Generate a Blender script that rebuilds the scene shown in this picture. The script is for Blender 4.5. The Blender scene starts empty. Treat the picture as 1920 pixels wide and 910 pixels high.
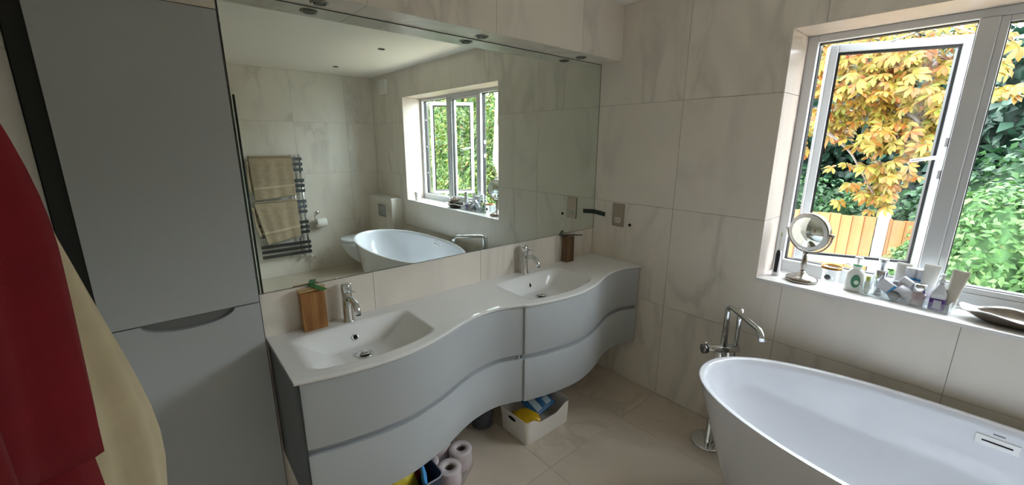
import bpy, math, random
import numpy as np
from mathutils import Vector, Matrix

scn = bpy.context.scene
COL = scn.collection
R = math.radians

# ------------------------------------------------------------------ camera
cam_d = bpy.data.cameras.new('camera')
cam_d.sensor_width = 36.0
cam_d.lens = 768.4 / 1920 * 36.0
cam_d.clip_start = 0.02
cam_o = bpy.data.objects.new('camera', cam_d)
COL.objects.link(cam_o)
_f = Vector((0.63359811, 0.73692359, -0.23557812))
_r = Vector((0.7588876, -0.65120945, 0.00398232))
_u = Vector((0.15047604, 0.18130051, 0.97184726))
cam_o.matrix_world = Matrix(((_r.x, _u.x, -_f.x, -2.2039), (_r.y, _u.y, -_f.y, -1.7168),
                             (_r.z, _u.z, -_f.z, 1.5447), (0, 0, 0, 1)))
scn.camera = cam_o

# ------------------------------------------------------------------ world: bright overcast sky
w = bpy.data.worlds.new('overcast_sky')
scn.world = w
w.use_nodes = True
wn = w.node_tree.nodes
wn['Background'].inputs[0].default_value = (0.87, 0.94, 1.0, 1)
wn['Background'].inputs[1].default_value = 12.0

# light portal in the window opening (only guides the sampling of the sky)
pd = bpy.data.lights.new('window_portal', 'AREA')
pd.shape = 'RECTANGLE'
pd.size = 1.14
pd.size_y = 1.71
po = bpy.data.objects.new('window_portal', pd)
COL.objects.link(po)
po.location = (0.33, -1.885, 1.466)
po.rotation_euler = (0, R(90), 0)
pd.cycles.is_portal = True

scn.view_settings.view_transform = 'Standard'
scn.view_settings.look = 'None'
scn.view_settings.exposure = 0.82
scn.view_settings.gamma = 1.0
scn.view_settings.use_curve_mapping = False
cy = scn.cycles
cy.max_bounces = 18
cy.diffuse_bounces = 12
cy.glossy_bounces = 8
cy.transmission_bounces = 8
cy.transparent_max_bounces = 24
cy.caustics_reflective = True
cy.caustics_refractive = False
cy.blur_glossy = 0.8
cy.sample_clamp_indirect = 40.0

# ------------------------------------------------------------------ helpers
def lin(h):
    if isinstance(h, str):
        h = h.lstrip('#')
        c = [int(h[i:i + 2], 16) / 255 for i in (0, 2, 4)]
        return tuple(x / 12.92 if x <= .04045 else ((x + .055) / 1.055) ** 2.4 for x in c)
    return tuple(h)


MATS = {}


def mat(name, col, rough=.5, metal=0.0, spec=.5, noise=0.0, nscale=8.0, bump=0.0, bscale=60.0, coat=0.0, trans=0.0):
    if name in MATS:
        return MATS[name]
    m = bpy.data.materials.new(name)
    m.use_nodes = True
    nt = m.node_tree
    b = nt.nodes['Principled BSDF']
    c = lin(col)
    b.inputs['Base Color'].default_value = (*c, 1)
    b.inputs['Roughness'].default_value = rough
    b.inputs['Metallic'].default_value = metal
    b.inputs['Specular IOR Level'].default_value = spec
    b.inputs['Coat Weight'].default_value = coat
    b.inputs['Transmission Weight'].default_value = trans
    tc = nt.nodes.new('ShaderNodeTexCoord')
    n = nt.nodes.new('ShaderNodeTexNoise')
    n.inputs['Scale'].default_value = nscale
    n.inputs['Detail'].default_value = 4
    nt.links.new(tc.outputs['Object'], n.inputs['Vector'])
    if noise:
        r = nt.nodes.new('ShaderNodeValToRGB')
        r.color_ramp.elements[0].position = .3
        r.color_ramp.elements[1].position = .7
        r.color_ramp.elements[0].color = (*[x * (1 - noise) for x in c], 1)
        r.color_ramp.elements[1].color = (*[min(1, x * (1 + noise)) for x in c], 1)
        nt.links.new(n.outputs['Fac'], r.inputs['Fac'])
        nt.links.new(r.outputs['Color'], b.inputs['Base Color'])
    if bump:
        n2 = nt.nodes.new('ShaderNodeTexNoise')
        n2.inputs['Scale'].default_value = bscale
        nt.links.new(tc.outputs['Object'], n2.inputs['Vector'])
        bp = nt.nodes.new('ShaderNodeBump')
        bp.inputs['Strength'].default_value = bump
        bp.inputs['Distance'].default_value = .01
        nt.links.new(n2.outputs['Fac'], bp.inputs['Height'])
        nt.links.new(bp.outputs['Normal'], b.inputs['Normal'])
    MATS[name] = m
    return m


def mat_tile(name, base, vein, rough, vscale=1.0, amount=.55):
    m = bpy.data.materials.new(name)
    m.use_nodes = True
    nt = m.node_tree
    N, L = nt.nodes, nt.links
    b = N['Principled BSDF']
    b.inputs['Roughness'].default_value = rough
    tc = N.new('ShaderNodeTexCoord')
    oi = N.new('ShaderNodeObjectInfo')
    mul = N.new('ShaderNodeVectorMath'); mul.operation = 'SCALE'
    comb = N.new('ShaderNodeCombineXYZ')
    for i in range(3):
        L.new(oi.outputs['Random'], comb.inputs[i])
    L.new(comb.outputs[0], mul.inputs[0]); mul.inputs['Scale'].default_value = 37.0
    add = N.new('ShaderNodeVectorMath'); add.operation = 'ADD'
    L.new(tc.outputs['Object'], add.inputs[0]); L.new(mul.outputs[0], add.inputs[1])
    mp = N.new('ShaderNodeMapping')
    mp.inputs['Rotation'].default_value = (R(28), R(28), R(20))
    mp.inputs['Scale'].default_value = (2.6 * vscale, 2.6 * vscale, .9 * vscale)
    L.new(add.outputs[0], mp.inputs['Vector'])
    n1 = N.new('ShaderNodeTexNoise'); n1.inputs['Scale'].default_value = 1.5
    n1.inputs['Detail'].default_value = 5; n1.inputs['Distortion'].default_value = .8
    L.new(mp.outputs[0], n1.inputs['Vector'])
    r1 = N.new('ShaderNodeValToRGB')
    e = r1.color_ramp.elements
    e[0].position = .40; e[0].color = (0, 0, 0, 1)
    e[1].position = .60; e[1].color = (.0, .0, .0, 1)
    x = e.new(.50); x.color = (1, 1, 1, 1)
    x = e.new(.46); x.color = (.25, .25, .25, 1)
    L.new(n1.outputs['Fac'], r1.inputs['Fac'])
    n2 = N.new('ShaderNodeTexNoise'); n2.inputs['Scale'].default_value = .9
    n2.inputs['Detail'].default_value = 3
    L.new(mp.outputs[0], n2.inputs['Vector'])
    r2 = N.new('ShaderNodeValToRGB')
    r2.color_ramp.elements[0].position = .42; r2.color_ramp.elements[1].position = .62
    L.new(n2.outputs['Fac'], r2.inputs['Fac'])
    mm = N.new('ShaderNodeMath'); mm.operation = 'MULTIPLY'
    L.new(r1.outputs['Color'], mm.inputs[0]); L.new(r2.outputs['Color'], mm.inputs[1])
    m3 = N.new('ShaderNodeMath'); m3.operation = 'MULTIPLY'
    L.new(mm.outputs[0], m3.inputs[0]); m3.inputs[1].default_value = amount
    mix = N.new('ShaderNodeMix'); mix.data_type = 'RGBA'
    L.new(m3.outputs[0], mix.inputs['Factor'])
    mix.inputs['A'].default_value = (*lin(base), 1)
    mix.inputs['B'].default_value = (*lin(vein), 1)
    # faint cloudiness
    n3 = N.new('ShaderNodeTexNoise'); n3.inputs['Scale'].default_value = 3.5; n3.inputs['Detail'].default_value = 4
    L.new(add.outputs[0], n3.inputs['Vector'])
    mr = N.new('ShaderNodeMapRange'); mr.inputs[3].default_value = .93; mr.inputs[4].default_value = 1.06
    L.new(n3.outputs['Fac'], mr.inputs[0])
    hs = N.new('ShaderNodeVectorMath'); hs.operation = 'SCALE'
    L.new(mix.outputs['Result'], hs.inputs[0]); L.new(mr.outputs[0], hs.inputs['Scale'])
    L.new(hs.outputs[0], b.inputs['Base Color'])
    MATS[name] = m
    return m


def mat_glass(name, tint=(1, 1, 1), refl=1.0, haze=0.0):
    m = bpy.data.materials.new(name)
    m.use_nodes = True
    nt = m.node_tree
    N, L = nt.nodes, nt.links
    N.remove(N['Principled BSDF'])
    out = N['Material Output']
    t = N.new('ShaderNodeBsdfTransparent'); t.inputs[0].default_value = (*tint, 1)
    g = N.new('ShaderNodeBsdfGlossy'); g.inputs['Roughness'].default_value = .01
    g.inputs['Color'].default_value = (.95, .97, .97, 1)
    lw = N.new('ShaderNodeLayerWeight'); lw.inputs['Blend'].default_value = .5
    fr = N.new('ShaderNodeMath'); fr.operation = 'POWER'; fr.inputs[1].default_value = 4.5
    L.new(lw.outputs['Facing'], fr.inputs[0])
    ml = N.new('ShaderNodeMath'); ml.operation = 'MULTIPLY_ADD'; ml.use_clamp = True
    ml.inputs[1].default_value = .85; ml.inputs[2].default_value = .035 * refl
    L.new(fr.outputs[0], ml.inputs[0])
    mx = N.new('ShaderNodeMixShader')
    L.new(ml.outputs[0], mx.inputs[0]); L.new(t.outputs[0], mx.inputs[1]); L.new(g.outputs[0], mx.inputs[2])
    last = mx
    if haze:
        d = N.new('ShaderNodeBsdfDiffuse'); d.inputs[0].default_value = (.85, .87, .88, 1)
        m2 = N.new('ShaderNodeMixShader'); m2.inputs[0].default_value = haze
        L.new(mx.outputs[0], m2.inputs[1]); L.new(d.outputs[0], m2.inputs[2])
        last = m2
    L.new(last.outputs[0], out.inputs[0])
    MATS[name] = m
    return m


def mat_leaf(name, stops, transl=.35, rough=.45, gain=.27):
    """leaf colour chosen per leaf (random per island + random per object)"""
    m = bpy.data.materials.new(name)
    m.use_nodes = True
    nt = m.node_tree
    N, L = nt.nodes, nt.links
    b = N['Principled BSDF']
    b.inputs['Roughness'].default_value = rough
    b.inputs['Specular IOR Level'].default_value = .35
    g = N.new('ShaderNodeNewGeometry')
    oi = N.new('ShaderNodeObjectInfo')
    a = N.new('ShaderNodeMath'); a.operation = 'ADD'
    s = N.new('ShaderNodeMath'); s.operation = 'MULTIPLY'; s.inputs[1].default_value = 7.3
    L.new(oi.outputs['Random'], s.inputs[0])
    s2 = N.new('ShaderNodeMath'); s2.operation = 'MULTIPLY'; s2.inputs[1].default_value = .6
    L.new(g.outputs['Random Per Island'], s2.inputs[0])
    L.new(s.outputs[0], a.inputs[0]); L.new(s2.outputs[0], a.inputs[1])
    fr = N.new('ShaderNodeMath'); fr.operation = 'FRACT'
    L.new(a.outputs[0], fr.inputs[0])
    src = fr
    if name.startswith('shrub') or name.startswith('conifer'):
        src = g
    cr = N.new('ShaderNodeValToRGB')
    e = cr.color_ramp.elements
    for i, (p, c) in enumerate(stops):
        if i < 2:
            x = e[i]; x.position = p
        else:
            x = e.new(p)
        x.color = (*[k * gain for k in lin(c)], 1)
    L.new(src.outputs['Random Per Island'] if src is g else src.outputs[0], cr.inputs[0])
    L.new(cr.outputs[0], b.inputs['Base Color'])
    t = N.new('ShaderNodeBsdfTranslucent')
    L.new(cr.outputs[0], t.inputs[0])
    mx = N.new('ShaderNodeMixShader'); mx.inputs[0].default_value = transl
    L.new(b.outputs[0], mx.inputs[1]); L.new(t.outputs[0], mx.inputs[2])
    L.new(mx.outputs[0], N['Material Output'].inputs[0])
    MATS[name] = m
    return m


def mat_wood(name, c1, c2, rough=.5, axis='z', scale=1.0):
    m = bpy.data.materials.new(name)
    m.use_nodes = True
    nt = m.node_tree
    N, L = nt.nodes, nt.links
    b = N['Principled BSDF']; b.inputs['Roughness'].default_value = rough
    tc = N.new('ShaderNodeTexCoord'); oi = N.new('ShaderNodeObjectInfo')
    mul = N.new('ShaderNodeVectorMath'); mul.operation = 'MULTIPLY_ADD'
    mul.inputs[1].default_value = (1, 1, 1)
    cb = N.new('ShaderNodeCombineXYZ')
    sc = N.new('ShaderNodeMath'); sc.operation = 'MULTIPLY'; sc.inputs[1].default_value = 23
    L.new(oi.outputs['Random'], sc.inputs[0])
    for i in range(3):
        L.new(sc.outputs[0], cb.inputs[i])
    L.new(tc.outputs['Object'], mul.inputs[0]); L.new(cb.outputs[0], mul.inputs[2])
    mp = N.new('ShaderNodeMapping')
    mp.inputs['Scale'].default_value = tuple((2.0 if a == axis else 26.0) * scale for a in 'xyz')
    L.new(mul.outputs[0], mp.inputs[0])
    n = N.new('ShaderNodeTexNoise'); n.inputs['Scale'].default_value = 1.4; n.inputs['Detail'].default_value = 5
    n.inputs['Distortion'].default_value = .6
    L.new(mp.outputs[0], n.inputs[0])
    r = N.new('ShaderNodeValToRGB')
    r.color_ramp.elements[0].position = .3; r.color_ramp.elements[0].color = (*lin(c1), 1)
    r.color_ramp.elements[1].position = .7; r.color_ramp.elements[1].color = (*lin(c2), 1)
    L.new(n.outputs[0], r.inputs[0]); L.new(r.outputs[0], b.inputs['Base Color'])
    MATS[name] = m
    return m


BASE = {}


def tag(o, label=None, cat=None, group=None, kind=None):
    if label: o['label'] = label
    if cat: o['category'] = cat
    if group: o['group'] = group
    if kind: o['kind'] = kind
    return o


def empty(name, loc, label=None, cat=None, group=None, kind=None, rz=0.0):
    o = bpy.data.objects.new(name, None)
    o.empty_display_size = .05
    COL.objects.link(o)
    o.location = loc
    o.rotation_euler = (0, 0, rz)
    BASE[o.name] = Vector(loc)
    return tag(o, label, cat, group, kind)


class MB:
    """collects shapes; build() links them as one mesh object"""

    def __init__(s):
        s.v, s.f, s.sm = [], [], []

    def raw(s, v, f, smooth=False):
        o = len(s.v)
        s.v += [tuple(p) for p in v]
        s.f += [tuple(i + o for i in q) for q in f]
        s.sm += [smooth] * len(f)
        return s

    def box(s, x0, x1, y0, y1, z0, z1):
        x0, x1 = sorted((x0, x1)); y0, y1 = sorted((y0, y1)); z0, z1 = sorted((z0, z1))
        v = [(x0, y0, z0), (x1, y0, z0), (x1, y1, z0), (x0, y1, z0), (x0, y0, z1), (x1, y0, z1), (x1, y1, z1), (x0, y1, z1)]
        return s.raw(v, [(0, 3, 2, 1), (4, 5, 6, 7), (0, 1, 5, 4), (1, 2, 6, 5), (2, 3, 7, 6), (3, 0, 4, 7)])

    def obox(s, c, ax, ay, az, hx, hy, hz):
        c = Vector(c); ax = Vector(ax).normalized(); ay = Vector(ay).normalized(); az = Vector(az).normalized()
        v = [c + ax * (i * hx) + ay * (j * hy) + az * (k * hz) for k in (-1, 1) for (i, j) in ((-1, -1), (1, -1), (1, 1), (-1, 1))]
        return s.raw(v, [(0, 3, 2, 1), (4, 5, 6, 7), (0, 1, 5, 4), (1, 2, 6, 5), (2, 3, 7, 6), (3, 0, 4, 7)])

    def prism(s, poly, fn, t0, t1, smooth=False):
        """poly: list of (a,b); fn(a,b,t)->xyz"""
        n = len(poly)
        v = [fn(a, b, t0) for a, b in poly] + [fn(a, b, t1) for a, b in poly]
        f = [tuple(range(n))[::-1], tuple(range(n, 2 * n))] + [(i, (i + 1) % n, n + (i + 1) % n, n + i) for i in range(n)]
        return s.raw(v, f, smooth)

    def rings(s, rings, cap0=True, cap1=True, closed=True, smooth=True):
        n = len(rings[0])
        v = [p for r in rings for p in r]
        f = []
        for k in range(len(rings) - 1):
            for i in range(n if closed else n - 1):
                j = (i + 1) % n
                f.append((k * n + i, k * n + j, (k + 1) * n + j, (k + 1) * n + i))
        if cap0: f.append(tuple(range(n))[::-1])
        if cap1: f.append(tuple(range((len(rings) - 1) * n, len(rings) * n)))
        return s.raw(v, f, smooth)

    def lathe(s, c, prof, n=24, axis=(0, 0, 1), cap0=True, cap1=True, smooth=True):
        """prof: list of (radius, height along axis)"""
        c = Vector(c); az = Vector(axis).normalized()
        ax = az.orthogonal().normalized(); ay = az.cross(ax)
        rs = [[c + az * h + ax * (r * math.cos(2 * math.pi * i / n)) + ay * (r * math.sin(2 * math.pi * i / n)) for i in range(n)]
              for r, h in prof]
        return s.rings(rs, cap0, cap1, True, smooth)

    def tube(s, pts, r, n=10, cap=True):
        pts = [Vector(p) for p in pts]
        rs = []
        rr = r if isinstance(r, (list, tuple)) else [r] * len(pts)
        prev = None
        for i, p in enumerate(pts):
            d = (pts[min(i + 1, len(pts) - 1)] - pts[max(i - 1, 0)]).normalized()
            if prev is None:
                ax = d.orthogonal().normalized()
            else:
                ax = (prev - d * prev.dot(d))
                ax = ax.normalized() if ax.length > 1e-6 else d.orthogonal().normalized()
            prev = ax
            ay = d.cross(ax)
            rs.append([p + ax * (rr[i] * math.cos(2 * math.pi * k / n)) + ay * (rr[i] * math.sin(2 * math.pi * k / n)) for k in range(n)])
        return s.rings(rs, cap, cap)

    def build(s, name, m, parent=None, bevel=0.0, seg=2, local=False, solid=0.0, sub=0):
        off = Vector((0, 0, 0))
        if parent is not None and not local:
            off = BASE[parent.name]
        me = bpy.data.meshes.new(name)
        me.from_pydata([tuple(Vector(p) - off) for p in s.v], [], s.f)
        me.polygons.foreach_set('use_smooth', s.sm)
        me.validate()
        me.update()
        if m is not None:
            me.materials.append(m)
        o = bpy.data.objects.new(name, me)
        COL.objects.link(o)
        if parent is not None:
            o.parent = parent
        BASE[o.name] = off
        if solid:
            md = o.modifiers.new('solid', 'SOLIDIFY'); md.thickness = solid; md.offset = 0
        if bevel:
            md = o.modifiers.new('bevel', 'BEVEL'); md.width = bevel; md.segments = seg
            md.limit_method = 'ANGLE'; md.angle_limit = R(40)
            md.harden_normals = False
        if sub:
            md = o.modifiers.new('sub', 'SUBSURF'); md.levels = sub; md.render_levels = sub
        return o


def arc(c, a, b, r, t0, t1, n=8):
    c, a, b = Vector(c), Vector(a), Vector(b)
    return [c + a * (r * math.cos(t0 + (t1 - t0) * i / n)) + b * (r * math.sin(t0 + (t1 - t0) * i / n)) for i in range(n + 1)]


def bend(pts, r, n=6):
    """polyline with rounded corners"""
    pts = [Vector(p) for p in pts]
    out = [pts[0]]
    for i in range(1, len(pts) - 1):
        a, b, c = pts[i - 1], pts[i], pts[i + 1]
        d1 = (a - b).normalized(); d2 = (c - b).normalized()
        ang = d1.angle(d2)
        t = min(r / math.tan(ang / 2), (a - b).length * .49, (c - b).length * .49)
        p, q = b + d1 * t, b + d2 * t
        for k in range(n + 1):
            u = k / n
            out.append(p * (1 - u) ** 2 + b * (2 * u * (1 - u)) + q * u * u)
    out.append(pts[-1])
    return out


def spline(xs, ys):
    xs = np.array(xs, float); ys = np.array(ys, float); n = len(xs)
    A = np.zeros((n, n)); rhs = np.zeros(n); A[0, 0] = A[-1, -1] = 1
    h = np.diff(xs)
    for i in range(1, n - 1):
        A[i, i - 1] = h[i - 1]; A[i, i] = 2 * (h[i - 1] + h[i]); A[i, i + 1] = h[i]
        rhs[i] = 6 * ((ys[i + 1] - ys[i]) / h[i] - (ys[i] - ys[i - 1]) / h[i - 1])
    m = np.linalg.solve(A, rhs)

    def f(x):
        i = int(np.clip(np.searchsorted(xs, x) - 1, 0, n - 2))
        t = xs[i + 1] - x; u = x - xs[i]; hh = h[i]
        return m[i] * t ** 3 / (6 * hh) + m[i + 1] * u ** 3 / (6 * hh) + (ys[i] / hh - m[i] * hh / 6) * t + (ys[i + 1] / hh - m[i + 1] * hh / 6) * u
    return f


def sstep(t):
    t = min(1.0, max(0.0, t))
    return t * t * (3 - 2 * t)


# ------------------------------------------------------------------ materials
TILE = mat_tile('marble_wall_tile', '#e2dcd2', '#b6b1aa', .32)
FTILE = mat_tile('stone_floor_tile', '#cfc4b5', '#aa9f92', .38, .8, .5)
GROUT = mat('grout', '#a39f98', .9)
FGROUT = mat('floor_grout', '#a89d8f', .9)
CEIL = mat('ceiling_paint', '#f8f4ef', .85)
WHITE = mat('white_ceramic', '#dadde4', .08, spec=.5, coat=.3)
SOLID = mat('white_solid_surface', '#e6e8e9', .06)
UPVC = mat('white_frame', '#cdd0d4', .3)
BLACK = mat('black_gasket', '#101112', .55)
GREYP = mat('grey_lacquer', '#a5aaad', .28)
GREYD = mat('grey_lacquer_channel', '#9a9da0', .35)
DARKP = mat('gap_shade', '#1d2120', .6)
CHROME = mat('chrome', '#dfe2e4', .06, 1.0)
STEEL = mat('brushed_steel', '#a99c90', .35, 1.0)
DCHROME = mat('dark_chrome', '#8f9193', .12, 1.0)
MIRROR = mat('mirror_silver', '#e4ede7', .0, 1.0)
GLASS = mat_glass('pane_glass', (.98, .99, .985), .3)
ACRYL = mat_glass('clear_acrylic', (.97, .98, .985), 1.6, .04)
DARK = mat('hole_black', '#050505', .8)

# ------------------------------------------------------------------ room shell
XL, YB, ZC = -2.45, -3.568, 2.324
WY0, WY1, WZ0, WZ1 = -2.739, -1.032, 0.897, 2.036        # window opening
PI = math.pi

TILE_MESH = {}
rng = random.Random(3)


def tiles(parent, fn, us, vs, holes=(), m=TILE, th=.008, gap=.0022):
    """one object per tile. fn(u,v,w)->xyz, w = 0 at the tile face and negative into the wall"""
    for i in range(len(us) - 1):
        for j in range(len(vs) - 1):
            u0, u1, v0, v1 = us[i] + gap / 2, us[i + 1] - gap / 2, vs[j] + gap / 2, vs[j + 1] - gap / 2
            if u1 - u0 < .004 or v1 - v0 < .004:
                continue
            cu, cv = {u0, u1}, {v0, v1}
            hs = [h for h in holes if h[0] < u1 and h[1] > u0 and h[2] < v1 and h[3] > v0]
            for h in hs:
                cu |= {x for x in h[:2] if u0 < x < u1}
                cv |= {x for x in h[2:] if v0 < x < v1}
            cu, cv = sorted(cu), sorted(cv)
            inside = lambda a, b: any(h[0] < a < h[1] and h[2] < b < h[3] for h in hs)
            cells = {(a, b) for a in range(len(cu) - 1) for b in range(len(cv) - 1)
                     if not inside((cu[a] + cu[a + 1]) / 2, (cv[b] + cv[b + 1]) / 2)}
            if not cells:
                continue
            uc, vc = (u0 + u1) / 2, (v0 + v1) / 2
            c = Vector(fn(uc, vc, 0))
            key = (fn.__name__, m.name, tuple(round(x - uc, 4) for x in cu), tuple(round(x - vc, 4) for x in cv), tuple(sorted(cells)))
            me = TILE_MESH.get(key)
            if me is None:
                vid, v, f = {}, [], []

                def V(a, b, k):
                    if (a, b, k) not in vid:
                        vid[(a, b, k)] = len(v)
                        v.append(tuple(Vector(fn(cu[a], cv[b], -th * k)) - c))
                    return vid[(a, b, k)]
                for a, b in cells:
                    f.append((V(a, b, 0), V(a + 1, b, 0), V(a + 1, b + 1, 0), V(a, b + 1, 0)))
                    f.append((V(a, b + 1, 1), V(a + 1, b + 1, 1), V(a + 1, b, 1), V(a, b, 1)))
                    for (da, db, e0, e1) in ((-1, 0, (a, b + 1), (a, b)), (1, 0, (a + 1, b), (a + 1, b + 1)),
                                             (0, -1, (a, b), (a + 1, b)), (0, 1, (a + 1, b + 1), (a, b + 1))):
                        if (a + da, b + db) not in cells:
                            f.append((V(*e1, 0), V(*e0, 0), V(*e0, 1), V(*e1, 1)))
                me = bpy.data.meshes.new('tile')
                me.from_pydata(v, [], f)
                me.materials.append(m)
                me.update()
                TILE_MESH[key] = me
            o = bpy.data.objects.new('tile', me)
            COL.objects.link(o)
            o.parent = parent
            o.location = c - BASE[parent.name]


def joints(lo, hi, at, pitch=.59):
    k0 = math.floor((lo - at) / pitch)
    xs = [at + pitch * k for k in range(k0, k0 + 20) if lo + .01 < at + pitch * k < hi - .01]
    return [lo] + xs + [hi]


ZJ = joints(0, ZC, .5935)
G = .0025
# floor
fl = tag(MB().box(XL - .1, .32, YB - .1, .4, -.12, -G).build('floor', FGROUT), 'pale beige stone tiled bathroom floor', None, None, 'structure')
def on_floor(u, v, w): return (u, v, w)
tiles(fl, on_floor, joints(XL, 0, -.366), joints(YB, .36, -.56), m=FTILE, gap=.0016)
# ceiling
tag(MB().box(XL - .1, .32, YB - .1, .4, ZC, ZC + .1).build('ceiling', CEIL), 'plain white plaster ceiling', None, None, 'structure')
# back wall, seen only in the mirror
wb = tag(MB().box(XL - .1, .32, YB - .12, YB - G, 0, ZC).build('wall_back', GROUT), 'marble tiled wall behind the towel radiator', None, None, 'structure')
def on_back(u, v, w): return (-u, YB + w, v)
tiles(wb, on_back, [-x for x in joints(XL, 0, -.937)][::-1], ZJ)
# left wall
wl = tag(MB().box(XL - .12, XL - G, YB, .36, 0, ZC).build('wall_left', GROUT), 'marble tiled wall beside the hanging robes', None, None, 'structure')
def on_left(u, v, w): return (XL + w, -u, v)
tiles(wl, on_left, [-x for x in joints(YB, .0, -.559)][::-1], ZJ)
# front wall (the mirror hangs on it); the tall cabinet stands in a niche at its left end
NX = -1.98
wf = MB().box(NX, .32, G, .36, 0, ZC).box(XL - .12, NX, .36, .42, 0, ZC).box(XL - .12, NX, G, .36, 1.957, ZC)
wf = tag(wf.build('wall_front', GROUT), 'marble tiled wall behind the vanity and the mirror', None, None, 'structure')
def on_front(u, v, w): return (u, -w, v)
tiles(wf, on_front, joints(NX, 0, -.361), [0, .5935, .988])
tiles(wf, on_front, [XL, -2.13, NX], [1.957, ZC])
# bulkhead over the mirror
bk = tag(MB().box(XL, 0, -.148 + G, G, 2.022 + G, ZC).build('trim_1', GROUT), 'tiled bulkhead with downlights over the mirror', None, None, 'structure')
def on_bulk(u, v, w): return (u, -.148 - w, v)
def under_bulk(u, v, w): return (u, -v, 2.022 - w)
tiles(bk, on_bulk, joints(XL, 0, -.361), [2.022, ZC])
tiles(bk, under_bulk, joints(XL, 0, -.361), [0, .146], holes=[])

# window wall
hy0, hy1, hz0, hz1 = WY0 - .008, WY1 + .008, WZ0 - .016, WZ1 + .008
wr = MB()
# the wall round the window is one ring-shaped body
yy, zz = [YB - .1, hy0, hy1, .36], [0, hz0, hz1, ZC]
_v = [(x, y, z) for x in (G, .33) for y in yy for z in zz]
_i = lambda k, a, b: k * 16 + a * 4 + b
_f = []
for a in range(3):
    for b in range(3):
        if (a, b) == (1, 1):
            continue
        _f.append((_i(0, a, b), _i(0, a, b + 1), _i(0, a + 1, b + 1), _i(0, a + 1, b)))
        _f.append((_i(1, a, b), _i(1, a + 1, b), _i(1, a + 1, b + 1), _i(1, a, b + 1)))
        for (da, db, p, q) in ((-1, 0, (a, b), (a, b + 1)), (1, 0, (a + 1, b + 1), (a + 1, b)), (0, -1, (a + 1, b), (a, b)), (0, 1, (a, b + 1), (a + 1, b + 1))):
            n = (a + da, b + db)
            if n == (1, 1) or not (0 <= n[0] < 3 and 0 <= n[1] < 3):
                _f.append((_i(0, *p), _i(1, *p), _i(1, *q), _i(0, *q)))
wr.raw(_v, _f)
wr = tag(wr.build('wall_right', GROUT), 'marble tiled outer wall around the window', None, None, 'structure')
def on_right(u, v, w): return (-w, -u, v)
tiles(wr, on_right, [-x for x in joints(YB, 0, -.559)][::-1], ZJ, holes=[(-WY1 - .001, -WY0 + .001, WZ0 - .0165, WZ1 + .001)])
# tiled reveals of the window
def rev_near(u, v, w): return (u, WY1 - w, v)
def rev_far(u, v, w): return (u, WY0 + w, v)
def rev_top(u, v, w): return (u, -v, WZ1 - w)
RT = mat_tile('pale_reveal_tile', '#c6bab1', '#b3a9a1', .3)
tiles(wr, rev_near, [.0, .222], [WZ0, 1.183, 1.773, WZ1], m=RT)
tiles(wr, rev_far, [.0, .222], [WZ0, 1.183, 1.773, WZ1], m=RT)
tiles(wr, rev_top, [.0, .222], [-WY1, 1.74, 2.33, -WY0], m=RT)

# ------------------------------------------------------------------ window
win = empty('window_1', (.22, (WY0 + WY1) / 2, WZ0), 'white framed three-light window with two casements swung outward', None, None, 'structure')
MB().box(-.004, .222, WY0 - .006, WY1 + .006, WZ0 - .0155, WZ0 - .0005).build('window_sill', mat('sill_stone', '#dedddb', .22), win, bevel=.002)
FX0, FX1 = .22, .285
CY0, CY1 = -1.575, -1.074
AY0, AY1 = -2.700, -2.170
BY0, BY1 = -2.115, -1.630
OZ0, OZ1 = .960, 2.005
fr = MB()
fr.box(FX0, FX1, CY1, WY1, WZ0, WZ1).box(FX0, FX1, WY0, AY0, WZ0, WZ1)
fr.box(FX0, FX1, AY0, CY1, OZ1, WZ1).box(FX0, FX1, AY0, CY1, WZ0, OZ0)
fr.build('frame', UPVC, win, bevel=.003)
for (a, b) in ((CY0, BY1), (BY0, AY1)):
    MB().box(FX0 - .004, FX1, a, b, OZ0, OZ1).build('mullion', UPVC, win, bevel=.004)


def ring(mb, x0, x1, y0, y1, z0, z1, t, ti=None):
    """rectangular ring of members, t wide, inside the given bounds"""
    mb.box(x0, x1, y0, y0 + t, z0, z1).box(x0, x1, y1 - t, y1, z0, z1)
    mb.box(x0, x1, y0 + t, y1 - t, z1 - t, z1).box(x0, x1, y0 + t, y1 - t, z0, z0 + t)
    return mb


for (a, b) in ((CY0, CY1), (AY0, AY1)):
    ring(MB(), .246, FX1 - .006, a, b, OZ0, OZ1, .004).build('rebate_gasket', BLACK, win)
# fixed centre light
ring(MB(), FX0 + .006, FX1, BY0, BY1, OZ0, OZ1, .024).build('glazing_bead', UPVC, win, bevel=.003)
ring(MB(), FX0 + .014, .262, BY0 + .023, BY1 - .023, OZ0 + .023, OZ1 - .023, .004).build('gasket', BLACK, win)
MB().box(.246, .252, BY0 + .02, BY1 - .02, OZ0 + .02, OZ1 - .02).build('pane', GLASS, win)
for z in (1.425, 1.555):
    MB().box(.25, .275, CY0 + .003, CY0 + .014, z - .018, z + .018).build('keep_plate', UPVC, win)
for z in (1.2, 1.5, 1.8):
    MB().box(.258, .268, AY0 + .003, AY0 + .008, z - .006, z + .006).build('keep_plate', UPVC, win)


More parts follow.
